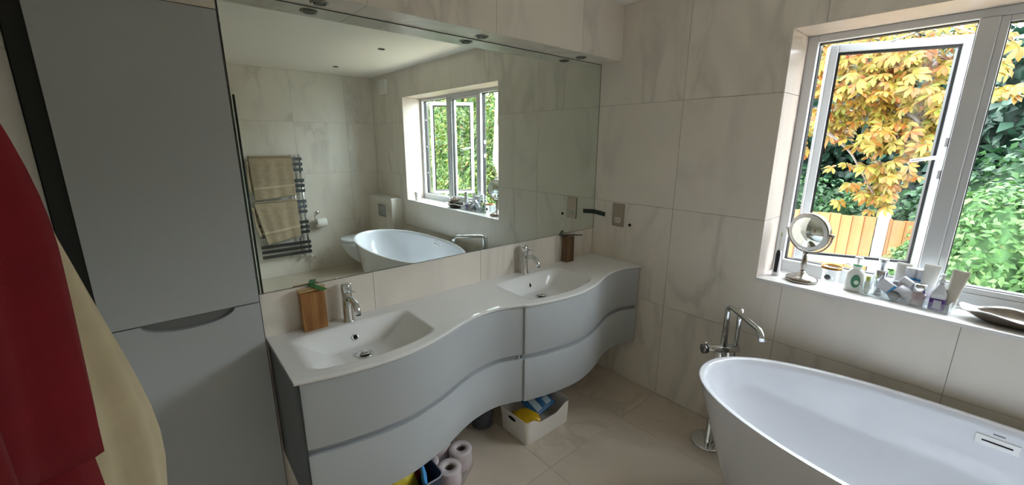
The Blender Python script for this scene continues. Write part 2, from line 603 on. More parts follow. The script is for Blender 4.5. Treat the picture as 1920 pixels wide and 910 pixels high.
def sash(P, theta, sgn):
    """P = hinge-side inner corner (x, y); sgn = -1 when the free end points to -y"""
    d = Vector((math.sin(theta), sgn * math.cos(theta), 0))       # hinge -> free end
    nrm = Vector((math.cos(theta), -sgn * math.sin(theta), 0))    # outward
    W, z0, z1 = .50, .952, 2.0
    o = Vector((P[0], P[1], 0))

    def T(mb):
        mb.v = [tuple(o + d * p[1] + nrm * p[0] + Vector((0, 0, p[2]))) for p in mb.v]
        if sgn < 0:
            mb.f = [q[::-1] for q in mb.f]
        return mb
    s = T(ring(MB(), 0, .022, 0, W, z0, z1, .034)).build('sash', UPVC, win, bevel=.003)
    T(ring(MB(), .0225, .062, .0, W, z0, z1, .030)).build('sash_edge', BLACK, s)
    T(ring(MB(), .006, .03, .034, W - .034, z0 + .034, z1 - .034, .011)).build('gasket', BLACK, s)
    T(MB().box(.02, .026, .04, W - .04, z0 + .04, z1 - .04)).build('pane', GLASS, s)
    # handle on the free stile, its lever turned level
    h = MB()
    h.box(-.012, 0, W - .031, W - .007, 1.455, 1.52)
    T(h).build('handle_plate', UPVC, s, bevel=.003)
    hb = MB().tube([(-.012, W - .019, 1.49), (-.036, W - .019, 1.49)], .009)
    hb.tube(bend([(-.034, W - .012, 1.492), (-.038, W - .05, 1.489), (-.044, W - .135, 1.474)], .02), [.0085] * 8 + [.0065])
    T(hb).build('handle_lever', UPVC, s)
    # friction stays
    for z in (z0 + .004, z1 - .002):
        e = o + d * .22 + nrm * .04
        MB().obox(((e.x + .265) / 2, (e.y + o.y + sgn * .30) / 2, z), (e.x - .265, e.y - o.y - sgn * .30, 0), (-(e.y - o.y - sgn * .30), e.x - .265, 0), (0, 0, 1),
                  math.hypot(e.x - .265, e.y - o.y - sgn * .30) / 2, .007, .0012).build('friction_stay', STEEL, s)
    return s


sash((.300, -1.104), R(24), -1)
sash((.300, -2.665), R(51), 1)

# ------------------------------------------------------------------ mirror
mi = empty('wall_mirror', (-.99, 0, .99), 'large wall mirror spanning the vanity between worktop and bulkhead', 'mirror')
MB().box(-1.975, -.003, -.0015, .001, .990, 2.0185).build('mirror_glass', MIRROR, mi)
ME = MB()
ME.box(-.003, -.0006, -.002, .001, .988, 2.0205).box(-1.9785, -.003, -.002, .001, 2.0185, 2.0205).box(-1.9785, -.003, -.002, .001, .988, .990).box(-1.9785, -1.975, -.002, .001, .99, 2.0185)
ME.build('mirror_edge', mat('mirror_edge_dark', '#2a302c', .4), mi)

# ------------------------------------------------------------------ vanity
VX = -1.975
UW = 1.975 / 2
prof = spline([0, .09, .23, .37, .46, .56, .68, .78, .90, 1.0], [.399, .424, .450, .4535, .437, .408, .364, .345, .352, .392])


def depth(x):
    u = (x - VX) / UW
    u = u - 1 if u > 1 else u
    return prof(min(1, max(0, u)))


def curved(mb, x0, x1, off, thick, z0, z1, n=48):
    """curved panel following the vanity front, its face 'off' behind the front line"""
    v, f = [], []
    for i in range(n + 1):
        x = x0 + (x1 - x0) * i / n
        d = depth(min(max(x, VX + 1e-4), -1e-4) if abs(x - (VX + UW)) > 1e-3 else (x - 1e-3 if x1 <= VX + UW + .01 else x + 1e-3)) - off
        for (dy, z) in ((0, z0), (0, z1), (thick, z1), (thick, z0)):
            v.append((x, -d + dy, z))
    for i in range(n):
        for k in range(4):
            a, b = i * 4 + k, i * 4 + (k + 1) % 4
            f.append((a, a + 4, b + 4, b))
    f += [(0, 1, 2, 3), tuple(n * 4 + k for k in (3, 2, 1, 0))]
    mb.raw(v, f, False)
    return mb


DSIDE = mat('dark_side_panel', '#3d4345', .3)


def smooth_all(o):
    o.data.polygons.foreach_set('use_smooth', [True] * len(o.data.polygons))
    md = o.modifiers.new('edges', 'EDGE_SPLIT'); md.split_angle = R(35)
    return o


for k, lab in enumerate(('grey wave-fronted two-drawer vanity unit beside the tall cabinet', 'grey wave-fronted two-drawer vanity unit against the window wall')):
    x0 = VX + UW * k + .0005
    x1 = x0 + UW - .0012 - (.003 if k else 0)
    vu = empty('vanity_unit', ((x0 + x1) / 2, -.2, .297), lab, 'vanity unit', 'wave-fronted vanity units')
    for xs in (x0, x1 - .016):
        mb = MB()
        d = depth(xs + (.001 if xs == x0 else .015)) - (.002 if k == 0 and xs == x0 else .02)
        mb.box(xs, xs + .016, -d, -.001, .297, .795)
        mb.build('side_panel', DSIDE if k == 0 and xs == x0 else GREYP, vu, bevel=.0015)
    MB().box(x0 + .016, x1 - .016, -.32, -.001, .297, .311).build('bottom_panel', GREYP, vu)
    xa = x0 + (.014 if k == 0 else .0003)
    xb = x1 - (.010 if k else .0002)
    smooth_all(curved(MB(), xa + .001, xb, .020, .012, .50, .575).build('grip_channel', GREYD, vu))
    lo = smooth_all(curved(MB(), xa, xb, 0, .019, .297, .5255).build('drawer_front', GREYP, vu, bevel=.0015))
    up = smooth_all(curved(MB(), xa, xb, 0, .019, .5505, .7945).build('drawer_front', GREYP, vu, bevel=.0015))
    MB().box(xa + .01, xb - .01, -.30, -.02, .311, .5).build('drawer_box', GREYD, vu)

# worktop with two moulded basins
wt = empty('double_basin_worktop', (-.99, -.2, .798), 'glossy white wave-edged worktop with two moulded basins', 'worktop')
NXg, NYg = 340, 84
BAS = ((-1.925, -1.432), (-.9375, -.4275))


def wt_z(x, y, dpt):
    z = .8105
    for (a, b) in BAS:
        if a < x < b:
            front = dpt - .052
            yy = -y
            if .072 < yy < front:
                s = sstep((x - a) / .17) ** .8 * sstep((b - x) / .15) ** .8 * sstep((yy - .072) / .055) * sstep((front - yy) / .045)
                s *= sstep((x - a) / .02) * sstep((b - x) / .02)
                z -= .092 * s
    return z


v, f = [], []
for i in range(NXg + 1):
    x = VX - .0015 + (1.9765 - .001) * i / NXg
    dpt = depth(min(x, -.001)) + .0035
    for j in range(NYg + 1):
        y = -.0005 - (dpt - .0005) * j / NYg
        z = wt_z(x, y, dpt)
        if j == NYg: z -= .002
        v.append((x, y, z))
for i in range(NXg):
    for j in range(NYg):
        a = i * (NYg + 1) + j
        f.append((a, a + 1, a + NYg + 2, a + NYg + 1))
wm = MB().raw(v, f, True)
# front skirt and ends
sk, sf = [], []
path = [(v[j][0], v[j][1]) for j in range(NYg + 1)] + [(v[i * (NYg + 1) + NYg][0], v[i * (NYg + 1) + NYg][1]) for i in range(1, NXg + 1)]
for (x, y) in path:
    edge = .8085
    sk += [(x, y, edge), (x, y, .7975), (min(x + .02, -.002), min(y + .02, -.001), .7975)]
for i in range(len(path) - 1):
    a = i * 3
    sf += [(a, a + 1, a + 4, a + 3), (a + 1, a + 2, a + 5, a + 4)]
wm.raw(sk, sf, True)
top = wm.build('worktop', SOLID, wt)
for k, cx in enumerate((-1.677, -.681)):
    d = .2
    wz = wt_z(cx, -d, depth(cx)) 
    ws = MB().lathe((cx, -d, wz), [(.034, .0), (.034, .003), (.028, .0045), (.026, .001), (.012, -.001)], 28).build('waste_ring', CHROME, wt)
    MB().lathe((cx, -d, wz), [(.004, .0), (.004, .006), (.022, .007), (.022, .010), (.012, .0135), (.001, .0145)], 28).build('waste_plug', CHROME, ws)
    # overflow on the back slope of the basin
    y1, y2 = -.090, -.118
    p1 = Vector((cx, y1, wt_z(cx, y1, depth(cx)))); p2 = Vector((cx, y2, wt_z(cx, y2, depth(cx))))
    t = (p2 - p1).normalized(); n = Vector((1, 0, 0)).cross(t).normalized()
    if n.z < 0: n = -n
    c = (p1 + p2) / 2
    ov = MB().lathe(c, [(.014, -.004), (.014, .002), (.012, .0035), (.009, .003), (.009, -.002)], 24, n, smooth=True).build('overflow_ring', CHROME, wt)
    MB().lathe(c, [(.0088, .0), (.0088, .0016)], 20, n).build('overflow_hole', DARK, ov)


def basin_tap(x, y, z, label):
    t = empty('basin_tap', (x, y, z), label, 'tap', 'mixer taps on the worktop')
    MB().lathe((x, y, z), [(.0245, 0), (.0245, .004), (.0205, .006), (.0205, .130)], 28).build('body', CHROME, t)
    MB().lathe((x, y, z), [(.0205, .1315), (.0212, .133), (.0212, .160), (.019, .164), (.003, .165)], 28).build('cap', CHROME, t)
    sp = bend([(x, y, z + .098), (x, y - .06, z + .112), (x, y - .105, z + .098), (x, y - .118, z + .066)], .035)
    MB().tube(sp, .0125, 14).build('spout', CHROME, t)
    MB().tube([(x, y - .118, z + .069), (x, y - .1185, z + .064)], .0105, 14).build('aerator', DARK, t)
    MB().tube([(x, y - .018, z + .150), (x + .008, y - .072, z + .146)], .0034, 8).build('lever', CHROME, t)
    return t


basin_tap(-1.676, -.046, .8105, 'chrome mixer tap on the basin nearest the tall cabinet')
basin_tap(-.668, -.040, .8105, 'chrome mixer tap on the basin nearest the socket')

# ------------------------------------------------------------------ wooden blocks on the worktop
WOODB = mat_wood('oiled_oak', '#86592c', '#ab7a45', .5)
WOODL = mat_wood('pale_lath', '#a98a5e', '#c5a678', .55, 'x')
GTAPE = mat('green_tape', '#1f7a2f', .45)
BTAPE = mat('dark_green_tape', '#1d2b25', .45)
bl = empty('wooden_block', (-1.805, -.03, .811), 'upright wooden block with pale laths and a green tape strip', 'wooden block')
MB().box(-1.852, -1.762, -.052, -.010, .811, .972).build('block', WOODB, bl, bevel=.002)
MB().obox((-1.808, -.040, .977), (1, .02, 0), (-.02, 1, 0), (0, 0, 1), .047, .008, .004).build('lath', WOODL, bl, bevel=.001)
MB().obox((-1.804, -.018, .978), (1, .06, 0), (-.06, 1, 0), (0, 0, 1), .052, .007, .004).build('lath', WOODL, bl, bevel=.001)
MB().obox((-1.790, -.022, .9845), (.32, -.95, -.05), (.95, .32, 0), (0, -.05, 1), .062, .0125, .0012).build('tape_strip', GTAPE, bl)
bl = empty('wooden_block', (-.285, -.03, .811), 'narrow wooden block with crossed dark strips near the socket', 'wooden block')
WOODD = mat_wood('dark_oiled_oak', '#4f3722', '#6f5136', .5)
MB().box(-.316, -.251, -.054, -.010, .811, .974).build('block', WOODD, bl, bevel=.002)
MB().obox((-.283, -.032, .9765), (.62, -.78, 0), (.78, .62, 0), (0, 0, 1), .022, .010, .002).build('lath', WOODL, bl)
MB().obox((-.285, -.034, .982), (.80, -.6, 0), (.6, .8, 0), (0, 0, 1), .085, .008, .0022).build('dark_strip', BTAPE, bl)
MB().obox((-.288, -.030, .9785), (1, -.1, 0), (.1, 1, 0), (0, 0, 1), .055, .006, .0018).build('dark_strip', mat_wood('dark_lath', '#3a2f25', '#4d4031', .5), bl)

# tape, socket and cap on the window wall
tp = MB()
tp.prism([(-.001, 1.114), (.091, 1.106), (.089, 1.078), (.001, 1.085)], lambda a, b, t: (-t, -a - .003, b), .0005, .005)
tag(tp.build('tape_strip', BTAPE), 'dark green strip stuck to the wall at the mirror edge', 'tape')
so = empty('shaver_socket', (0, -.197, 1.0286), 'brushed steel shaver socket plate on the window wall', 'socket')
MB().box(-.007, -.0005, -.2403, -.1543, 1.0286, 1.1746).build('face_plate', STEEL, so, bevel=.0015)
MB().box(-.0085, -.006, -.218, -.174, 1.052, 1.086).build('socket_insert', mat('socket_white', '#d8d6d2', .4), so, bevel=.001)
for (yy_, zz_, w_, h_) in ((-.183, 1.076, .005, .010), (-.183, 1.061, .005, .010), (-.196, 1.069, .004, .020), (-.206, 1.076, .004, .009), (-.209, 1.062, .005, .008)):
    MB().box(-.0092, -.008, yy_ - w_ / 2, yy_ + w_ / 2, zz_ - h_ / 2, zz_ + h_ / 2).build('socket_slot', mat('slot_grey', '#5e5b57', .6), so)
cp = empty('cap_button', (0, -.2851, 1.049), 'small round black cap on the wall beside the socket', 'cap')
MB().lathe((-.0005, -.2851, 1.049), [(.0095, 0), (.0095, .004), (.007, .006), (.001, .0062)], 20, (-1, 0, 0)).build('cap', mat('cap_black', '#0c0c0c', .5), cp)

# ------------------------------------------------------------------ tall cabinet in its niche
tc_ = empty('tall_cabinet', (-2.19, .15, 0), 'tall grey two-door cabinet recessed beside the mirror', 'cabinet')
cx0, cx1 = -2.402, -1.984
MB().box(cx0, cx1, .0, .34, .0, 1.953).build('carcass', GREYP, tc_)
MB().box(cx0, cx1, -.02, -.001, .9675, 1.951).build('door', GREYP, tc_, bevel=.0015)
pl = [(cx0, .012), (cx1, .012), (cx1, .9635), (-2.062, .9635)]
pl += [(-2.19 + .128 * math.cos(a), .9635 - .040 * math.sin(a)) for a in [PI * i / 24 for i in range(1, 24)]]
pl += [(-2.318, .9635), (cx0, .9635)]
MB().prism(pl, lambda a, b, t: (a, -t, b), .001, .02).build('door', GREYP, tc_)
MB().box(-2.32, -2.06, -.0012, -.0002, .90, .985).build('grip_recess', mat('grip_dark', '#6a6c6c', .4), tc_)
MB().box(-2.4475, cx0 - .0015, .0, .02, 0, 1.953).build('gap_shade_strip', DARKP, tc_)  # near-black strip stands in for the shade in the gap beside the cabinet

# ------------------------------------------------------------------ bath
BX, BY, BA, BB, BZ = -.482, -1.858, .828, .386, .60
bt = empty('bathtub', (BX, BY, 0), 'white oval freestanding bathtub under the window', 'bathtub')


def oval(a, b, z, n=96, ex=2.15, dy=0.0):
    out = []
    for i in range(n):
        t = 2 * PI * i / n
        c, s = math.cos(t), math.sin(t)
        out.append((BX + b * math.copysign(abs(c) ** (2 / ex), c), BY + dy + a * math.copysign(abs(s) ** (2 / ex), s), z))
    return out


rs = []
for z in (0.0, .004, .03, .08, .15, .22, .3, .38, .46, .54, .58, .593, .5985):
    t = z / BZ
    k = t ** .8
    rs.append(oval(.60 + (BA - .60) * k, .255 + (BB - .255) * k, z + .001))
rs.append(oval(BA - .004, BB - .004, BZ)); rs.append(oval(BA - .020, BB - .020, BZ))
rs.append(oval(BA - .025, BB - .025, BZ - .004))
for z in (.57, .52, .46, .40, .34, .28, .23, .19, .165, .152, .148):
    t = (z - .148) / (BZ - .148)
    k = math.sin(t * PI / 2) ** .75
    rs.append(oval(.40 + (BA - .028 - .40) * k, .12 + (BB - .028 - .12) * k, z))
MB().rings(rs, True, True).build('shell', WHITE, bt)
# overflow plate on the window side
ov = empty
opx = -.112
n = Vector((-.975, 0, .22)).normalized()
ax = Vector((0, 1, 0)); up = n.cross(ax).normalized()
c = Vector((-.1285, -1.892, .535)) + n * .004
OP = MB().obox(c, ax, up, n, .052, .017, .0035).build('overflow_plate', mat('white_plate', '#f4f5f6', .15), bt, bevel=.002)
MB().obox(c + n * .0035, ax, up, n, .036, .0026, .0012).build('overflow_slot', DARK, OP)
MB().obox(c + up * .03 * (1 if up.z > 0 else -1), ax, up, n, .014, .0022, .0012).build('maker_mark', mat('mark_grey', '#777a80', .5), bt)
MB().lathe((BX, BY, .149), [(.036, 0), (.036, .003), (.03, .006), (.001, .008)], 24).build('waste', CHROME, bt)

# floor-standing bath mixer
tx, ty = -.187, -.991
bm_ = empty('bath_mixer', (tx, ty, 0), 'floor-standing chrome bath mixer at the end of the tub', 'tap')
MB().lathe((tx + .005, ty + .015, 0.001), [(.088, 0), (.088, .006), (.082, .010), (.02, .011)], 40).build('floor_plate', CHROME, bm_)
dS = Vector((-.631, -.776, 0)); dB = Vector((.776, -.631, 0))
o = Vector((tx, ty, 0))
for k in (-.018, .022):
    MB().tube([o + dB * k + Vector((0, 0, .01)), o + dB * k + Vector((0, 0, .535))], .0135, 14).build('standpipe', CHROME, bm_)
bodyz = .552
MB().tube([o - dB * .085 + Vector((0, 0, bodyz)), o + dB * .075 + Vector((0, 0, bodyz))], .021, 18).build('valve_body', CHROME, bm_)
kn = MB().tube([o - dB * .083 + Vector((0, 0, bodyz)), o - dB * .106 + Vector((0, 0, bodyz))], .023, 18).build('temperature_knob', DCHROME, bm_)
MB().tube([o - dB * .095 + Vector((0, 0, bodyz + .02)), o - dB * .095 + dS * .012 + Vector((0, 0, bodyz + .042))], .004, 8).build('knob_pin', CHROME, kn)
end = Vector((-.357, -1.201, .740))
pts = bend([o + Vector((0, 0, bodyz)), o + Vector((0, 0, .783)), end + Vector((0, 0, .028)) - dS * .02, end + dS * .004 + Vector((0, 0, -.012))], .035, 8)
MB().tube(pts, [.017 if p.z < .68 and (p - o).to_2d().length < .02 else .0125 for p in pts], 16).build('spout', CHROME, bm_)
MB().tube([o + dS * .03 + Vector((0, 0, bodyz)), o + dS * .036 + Vector((0, 0, bodyz + .028))], .010, 12).build('diverter', DCHROME, bm_)
h = o + dB * .062
hs = MB().tube([h + Vector((0, 0, bodyz)), h + Vector((0, 0, .60)), h + Vector((0, 0, .70)), h + Vector((0, 0, .765))], [.011, .0105, .0125, .0145], 14)
hs.build('hand_shower', CHROME, bm_)
MB().tube(bend([h + Vector((0, 0, bodyz - .01)), h + Vector((.02, -.01, .30)), h + Vector((.02, .03, .12)), h + Vector((-.0, .05, .5))], .06), .0065, 8).build('shower_hose', DCHROME, bm_)

# ------------------------------------------------------------------ cistern box, toilet
cb = empty('cistern_boxing', (-.072, -3.22, 0), 'tiled cistern boxing in the corner with a flush plate', 'cistern')
MB().box(-.143, -.001, YB + .001, -2.872, 0.0, .888).build('boxing', TILE, cb, bevel=.001)
MB().box(-.150, .0 - .0005, YB + .001, -2.866, .888, .900).build('boxing_top', mat('boxing_top_stone', '#dedddb', .25), cb, bevel=.002)
fp = MB().box(-.151, -.1435, -3.262, -3.052, .655, .805).build('flush_plate', mat('satin_chrome', '#9a9c9e', .28, 1.0), cb, bevel=.003)
MB().box(-.1535, -.150, -3.24, -3.15, .675, .785).build('flush_button', mat('satin_chrome_button', '#b4b6b8', .2, 1.0), fp, bevel=.002)
MB().box(-.1535, -.150, -3.14, -3.075, .675, .785).build('flush_button', mat('satin_chrome_button', '#b4b6b8', .2, 1.0), fp, bevel=.002)

tl = empty('toilet', (-.40, -3.157, 0), 'white wall-hung toilet with closed lid behind the bathtub', 'toilet')


def dshape(z, length, hw, x_back=-.144, n=20, yc=-3.157):
    """D-shaped outline: straight back, round front"""
    out = []
    xs = x_back - (length - hw * 1.05)
    out.append((x_back, yc - hw, z))
    for i in range(n + 1):
        t = -PI / 2 + PI * i / n
        out.append((xs - hw * 1.05 * math.cos(t), yc + hw * math.sin(t), z))
    out.append((x_back, yc + hw, z))
    return out


MB().rings([dshape(.06, .20, .08), dshape(.07, .26, .10), dshape(.12, .34, .125), dshape(.20, .43, .150), dshape(.29, .495, .170), dshape(.36, .52, .178), dshape(.395, .525, .180)]).build('bowl', WHITE, tl)
MB().rings([dshape(.398, .527, .181), dshape(.412, .529, .183)]).build('seat', WHITE, tl, bevel=.004)
MB().rings([dshape(.4145, .529, .183), dshape(.428, .527, .182), dshape(.438, .515, .172)]).build('lid', WHITE, tl, bevel=.003)

# ------------------------------------------------------------------ toilet roll and holder
hd = empty('roll_holder', (-.77, YB, .73), 'chrome toilet roll holder on the wall beside the radiator', 'roll holder')
MB().lathe((-.788, YB + .0005, .715), [(.024, 0), (.024, .006), (.020, .010), (.006, .012)], 24, (0, 1, 0)).build('rosette', CHROME, hd)
MB().tube(bend([(-.788, YB + .01, .715), (-.788, YB + .070, .715), (-.840, YB + .070, .690), (-.840, YB + .070, .612), (-.700, YB + .070, .612)], .012), .005, 8).build('arm', CHROME, hd)
tr = empty('toilet_roll', (-.769, YB + .07, .60), 'white toilet roll hanging on the chrome wall holder', 'toilet roll')
MB().lathe((-.825, YB + .07, .600), [(.020, 0), (.053, .0), (.055, .003), (.055, .107), (.053, .11), (.020, .11), (.020, 0)], 30, (1, 0, 0), False, False).build('paper', mat('tissue', '#f1efeb', .9), tr)
MB().lathe((-.826, YB + .07, .600), [(.0185, 0), (.0195, 0), (.0195, .112), (.0185, .112), (.0185, 0)], 20, (1, 0, 0), False, False).build('core', mat('cardboard', '#a9957c', .9), tr)

# ------------------------------------------------------------------ towel radiator and towels
rd = empty('towel_radiator', (-1.18, YB, .25), 'dark chrome towel radiator with flat bars on the back wall', 'radiator')
RY = YB + .062
for x in (-1.022, -.935):
    MB().tube([(x, RY - .012, .235), (x, RY - .012, 1.412)], .0125, 12).build('upright', CHROME, rd)
for g in range(5):
    for k in range(3):
        z = 1.361 - .2432 * g - .059 * k
        MB().box(-1.432, -.912, RY, RY + .012, z - .018, z + .018).build('bar', mat('radiator_bar', '#73767a', .22, .9), rd, bevel=.002)
for x in (-1.022, -.935):
    MB().tube([(x, RY - .012, .24), (x, RY - .012, .19), ], .010, 10).build('valve', CHROME, rd)
    MB().tube([(x, RY - .012, .195), (x, YB + .001, .195)], .008, 8).build('valve_pipe', CHROME, rd)
MB().tube([(-.935, RY - .012, .195), (-.885, RY - .012, .192)], .012, 12).build('valve_head', CHROME, rd)
for z in (1.30, .45):
    MB().tube([(-.98, YB + .001, z), (-.98, RY, z)], .011, 10).build('wall_bracket', CHROME, rd)

TOW = mat('beige_terry', '#b7a68c', .95, noise=.10, nscale=30, bump=.6, bscale=420)


def towel(x0, x1, ztop, drop_l, drop_r, label, seed, skew=0.0):
    rg = random.Random(seed)
    t = empty('towel', ((x0 + x1) / 2, RY + .03, ztop - .4), label, 'towel', 'towels on the radiator')
    nu, nv = 44, 40
    ph = [rg.uniform(0, 6.28) for _ in range(4)]

    def surf(side, lift):
        v, f = [], []
        for i in range(nu + 1):
            u = i / nu
            L = drop_l + (drop_r - drop_l) * u
            if side < 0: L *= .86
            for j in range(nv + 1):
                s = j / nv
                x = x0 + (x1 - x0) * u + skew * s * (1 - u)
                wav = .006 * math.sin(9 * u + ph[0] + 1.5 * s) + .004 * math.sin(21 * u + ph[1]) + .003 * math.sin(13 * s + ph[2] + 4 * u)
                yoff = (.014 + lift + wav * min(1, s * 4) + .016 * min(1, s * 6)) if side > 0 else (-.004 - .010 * min(1, s * 6))
                z = ztop + .006 - L * s - (.012 * (s < .02))
                v.append((x, RY + .006 + yoff, z))
        for i in range(nu):
            for j in range(nv):
                a = i * (nv + 1) + j
                f.append((a, a + 1, a + nv + 2, a + nv + 1))
        return MB().raw(v, f, True)
    surf(1, 0).build('front_fold', TOW, t, solid=.009)
    surf(-1, 0).build('back_fold', TOW, t, solid=.007)
    tp_ = MB()
    pts = [[(x0 + (x1 - x0) * i / 20, RY + .006 + .018 * math.cos(a) - .0, ztop + .002 + .012 * math.sin(a)) for a in [PI * k / 8 for k in range(9)]] for i in range(21)]
    tp_.rings(pts, False, False, False).build('top_fold', TOW, t, solid=.009)
    # woven band near the hem
    v, f = [], []
    for i in range(nu + 1):
        u = i / nu
        L = drop_l + (drop_r - drop_l) * u
        for s in (.70, .775):
            wav = .006 * math.sin(9 * u + ph[0] + 1.5 * s) + .004 * math.sin(21 * u + ph[1]) + .003 * math.sin(13 * s + ph[2] + 4 * u)
            v.append((x0 + (x1 - x0) * u + skew * s * (1 - u), RY + .006 + .014 + wav + .016 + .0058, ztop + .006 - L * s))
    for i in range(nu):
        f.append((2 * i, 2 * i + 1, 2 * i + 3, 2 * i + 2))
    MB().raw(v, f, True).build('woven_band', mat('beige_band', '#c2b197', .9), t, solid=.001)
    # loose inner layer showing at the left edge
    v, f = [], []
    for i in range(9):
        u = i / 8
        for j in range(21):
            s = j / 20
            v.append((x0 - .035 + .05 * u + skew * .6 * s + .008 * math.sin(7 * s + 3 * u), RY + .016 + .012 * math.sin(5 * u + 2 * s), ztop - .04 - (drop_l - .14) * s))
    for i in range(8):
        for j in range(20):
            a = i * 21 + j
            f.append((a, a + 1, a + 22, a + 21))
    MB().raw(v, f, True).build('side_fold', TOW, t, solid=.007)


towel(-1.44, -1.022, 1.383, .465, .435, 'beige terry towel on the upper bars of the radiator', 5, .012)
towel(-1.45, -1.018, .890, .478, .415, 'beige terry towel on the middle bars of the radiator, hanging askew', 9, .085)

# ------------------------------------------------------------------ shower screen (only its edge shows in the mirror)
sh = empty('shower_screen', (-1.556, -3.28, 0), 'glass shower screen with a black edge left of the radiator', 'shower screen')
MB().box(-1.561, -1.553, YB + .004, -2.99, .01, 1.965).build('glass_panel', mat_glass('screen_glass', (.90, .95, .93), 1.0, .05), sh)
MB().box(-1.566, -1.548, -2.99, -2.975, .0, 1.972).build('edge_profile', BLACK, sh)
MB().box(-1.566, -1.548, YB + .0015, YB + .014, .0, 1.97).build('wall_profile', BLACK, sh)

# ------------------------------------------------------------------ downlights
def downlight(x, y, z, label):
    d = empty('downlight', (x, y, z), label, 'downlight', 'recessed downlights')
    MB().lathe((x, y, z - .0005), [(.031, 0), (.031, .003), (.027, .005), (.023, .004), (.021, -.0)], 28, (0, 0, -1), True, False).build('bezel', mat('bezel_chrome', '#8b8a86', .25, 1.0), d)
    MB().lathe((x, y, z - .0008), [(.021, 0), (.021, .0012), (.001, .003)], 20, (0, 0, -1)).build('lens', mat('lens_dark', '#4a443c', .25), d)


for x, l in ((-1.68, 'round downlight in the bulkhead near the tall cabinet'), (-.972, 'round downlight in the middle of the bulkhead'), (-.272, 'round downlight in the bulkhead near the window wall')):
    downlight(x, -.066, 2.022, l)
for x, y, l in ((-.583, -1.895, 'round ceiling downlight above the bathtub'), (-.598, -3.02, 'round ceiling downlight near the back wall'), (-1.75, -1.895, 'round ceiling downlight in the middle of the room')):
    downlight(x, y, ZC, l)

# vent box on the window wall
vb = empty('vent_box', (0, -3.17, 2.18), 'small white extractor box high on the window wall', 'extractor')
MB().box(-.035, -.0005, -3.255, -3.09, 2.10, 2.262).build('housing', mat('vent_white', '#f2f1ee', .4), vb, bevel=.004)
for k in range(5):
    MB().box(-.0375, -.034, -3.24, -3.105, 2.12 + .027 * k, 2.128 + .027 * k).build('louvre', mat('louvre_white', '#e6e5e2', .5), vb)

# ------------------------------------------------------------------ things under the vanity
def rrect(cx, cy, hx, hy, r, z, n=5, rot=0.0):
    out = []
    for (sx, sy, a0) in ((1, 1, 0), (-1, 1, PI / 2), (-1, -1, PI), (1, -1, 3 * PI / 2)):
        for i in range(n + 1):
            a = a0 + PI / 2 * i / n
            x, y = sx * (hx - r) + r * math.cos(a), sy * (hy - r) + r * math.sin(a)
            out.append((cx + x * math.cos(rot) - y * math.sin(rot), cy + x * math.sin(rot) + y * math.cos(rot), z))
    return out


sb = empty('storage_box', (-.785, -.26, 0), 'white plastic storage box with scooped rim under the vanity', 'box')
BXW = mat('white_plastic', '#e6e4df', .4)
n = 6
# walls: outer and inner skins; the rim dips along the front and the left side
def rimz(x, y):
    z = .138
    if y < -.36: z -= .034 * sstep((x + .915) / .07) * sstep((-.650 - x) / .09)
    return z
outer0, outer1 = rrect(-.785, -.268, .150, .098, .02, .001, n), rrect(-.785, -.268, .168, .114, .022, .15, n)
def densify(r):
    out = []
    for i in range(len(r)):
        a, b = Vector(r[i]), Vector(r[(i + 1) % len(r)])
        k = max(1, int((b - a).length / .012))
        out += [tuple(a + (b - a) * j / k) for j in range(k)]
    return out
top_o = densify(outer1)
def at(r0, s):  # bottom ring matched to the top ring
    return [(-.785 + (p[0] + .785) * s[0], -.268 + (p[1] + .262) * s[1], s[2]) for p in r0]
R0 = at(top_o, (.955, .94, .001))
R1 = [(p[0], p[1], rimz(p[0], p[1])) for p in top_o]
R2 = [(-.785 + (p[0] + .785) * .982, -.268 + (p[1] + .262) * .974, p[2]) for p in R1]
R3 = at(top_o, (.93, .91, .005))
MB().rings([R0, R1, R2, R3], True, True).build('tub', BXW, sb, bevel=0).modifiers.new('edges', 'EDGE_SPLIT').split_angle = R(35)
bb = empty
ho = MB()
ho.prism([(.030 * math.cos(a), .010 * math.sin(a)) for a in [2 * PI * i / 16 for i in range(16)]], lambda a, b, t: (-.9525 - t, -.268 + a, .108 + b), .0, .0015)
ho.build('handle_hole', DARK, sb)


def packet(name, c, ax, ay, hx, hy, hz, m, label, cat, group=None, puff=.5):
    """a soft filled packet: pillow shape"""
    p = empty(name, c, label, cat, group)
    ax = Vector(ax).normalized(); ay = Vector(ay).normalized(); az = ax.cross(ay).normalized(); ay = az.cross(ax)
    c = Vector(c)
    nn = 12
    v, f = [], []
    for side in (1, -1):
        for i in range(nn + 1):
            for j in range(nn + 1):
                u, w_ = 2 * i / nn - 1, 2 * j / nn - 1
                h_ = hz * ((1 - u ** 4) * (1 - w_ ** 4)) ** puff + .0006
                v.append(tuple(c + ax * (hx * u) + ay * (hy * w_) + az * (side * h_ + .15 * hz * math.sin(5 * u + 3 * w_) * (1 - u * u) * (1 - w_ * w_))))
    m_ = (nn + 1) ** 2
    for i in range(nn):
        for j in range(nn):
            a = i * (nn + 1) + j
            f.append((a, a + nn + 1, a + nn + 2, a + 1))
            f.append((m_ + a, m_ + a + 1, m_ + a + nn + 2, m_ + a + nn + 1))
    bd = [i * (nn + 1) for i in range(nn)] + [nn * (nn + 1) + j for j in range(nn)] + [i * (nn + 1) + nn for i in range(nn, 0, -1)] + [j for j in range(nn, 0, -1)]
    for i in range(len(bd)):
        a, b = bd[i], bd[(i + 1) % len(bd)]
        f.append((a, b, m_ + b, m_ + a))
    MB().raw(v, f, True).build('pouch', m, p)
    return p, c, ax, ay, az


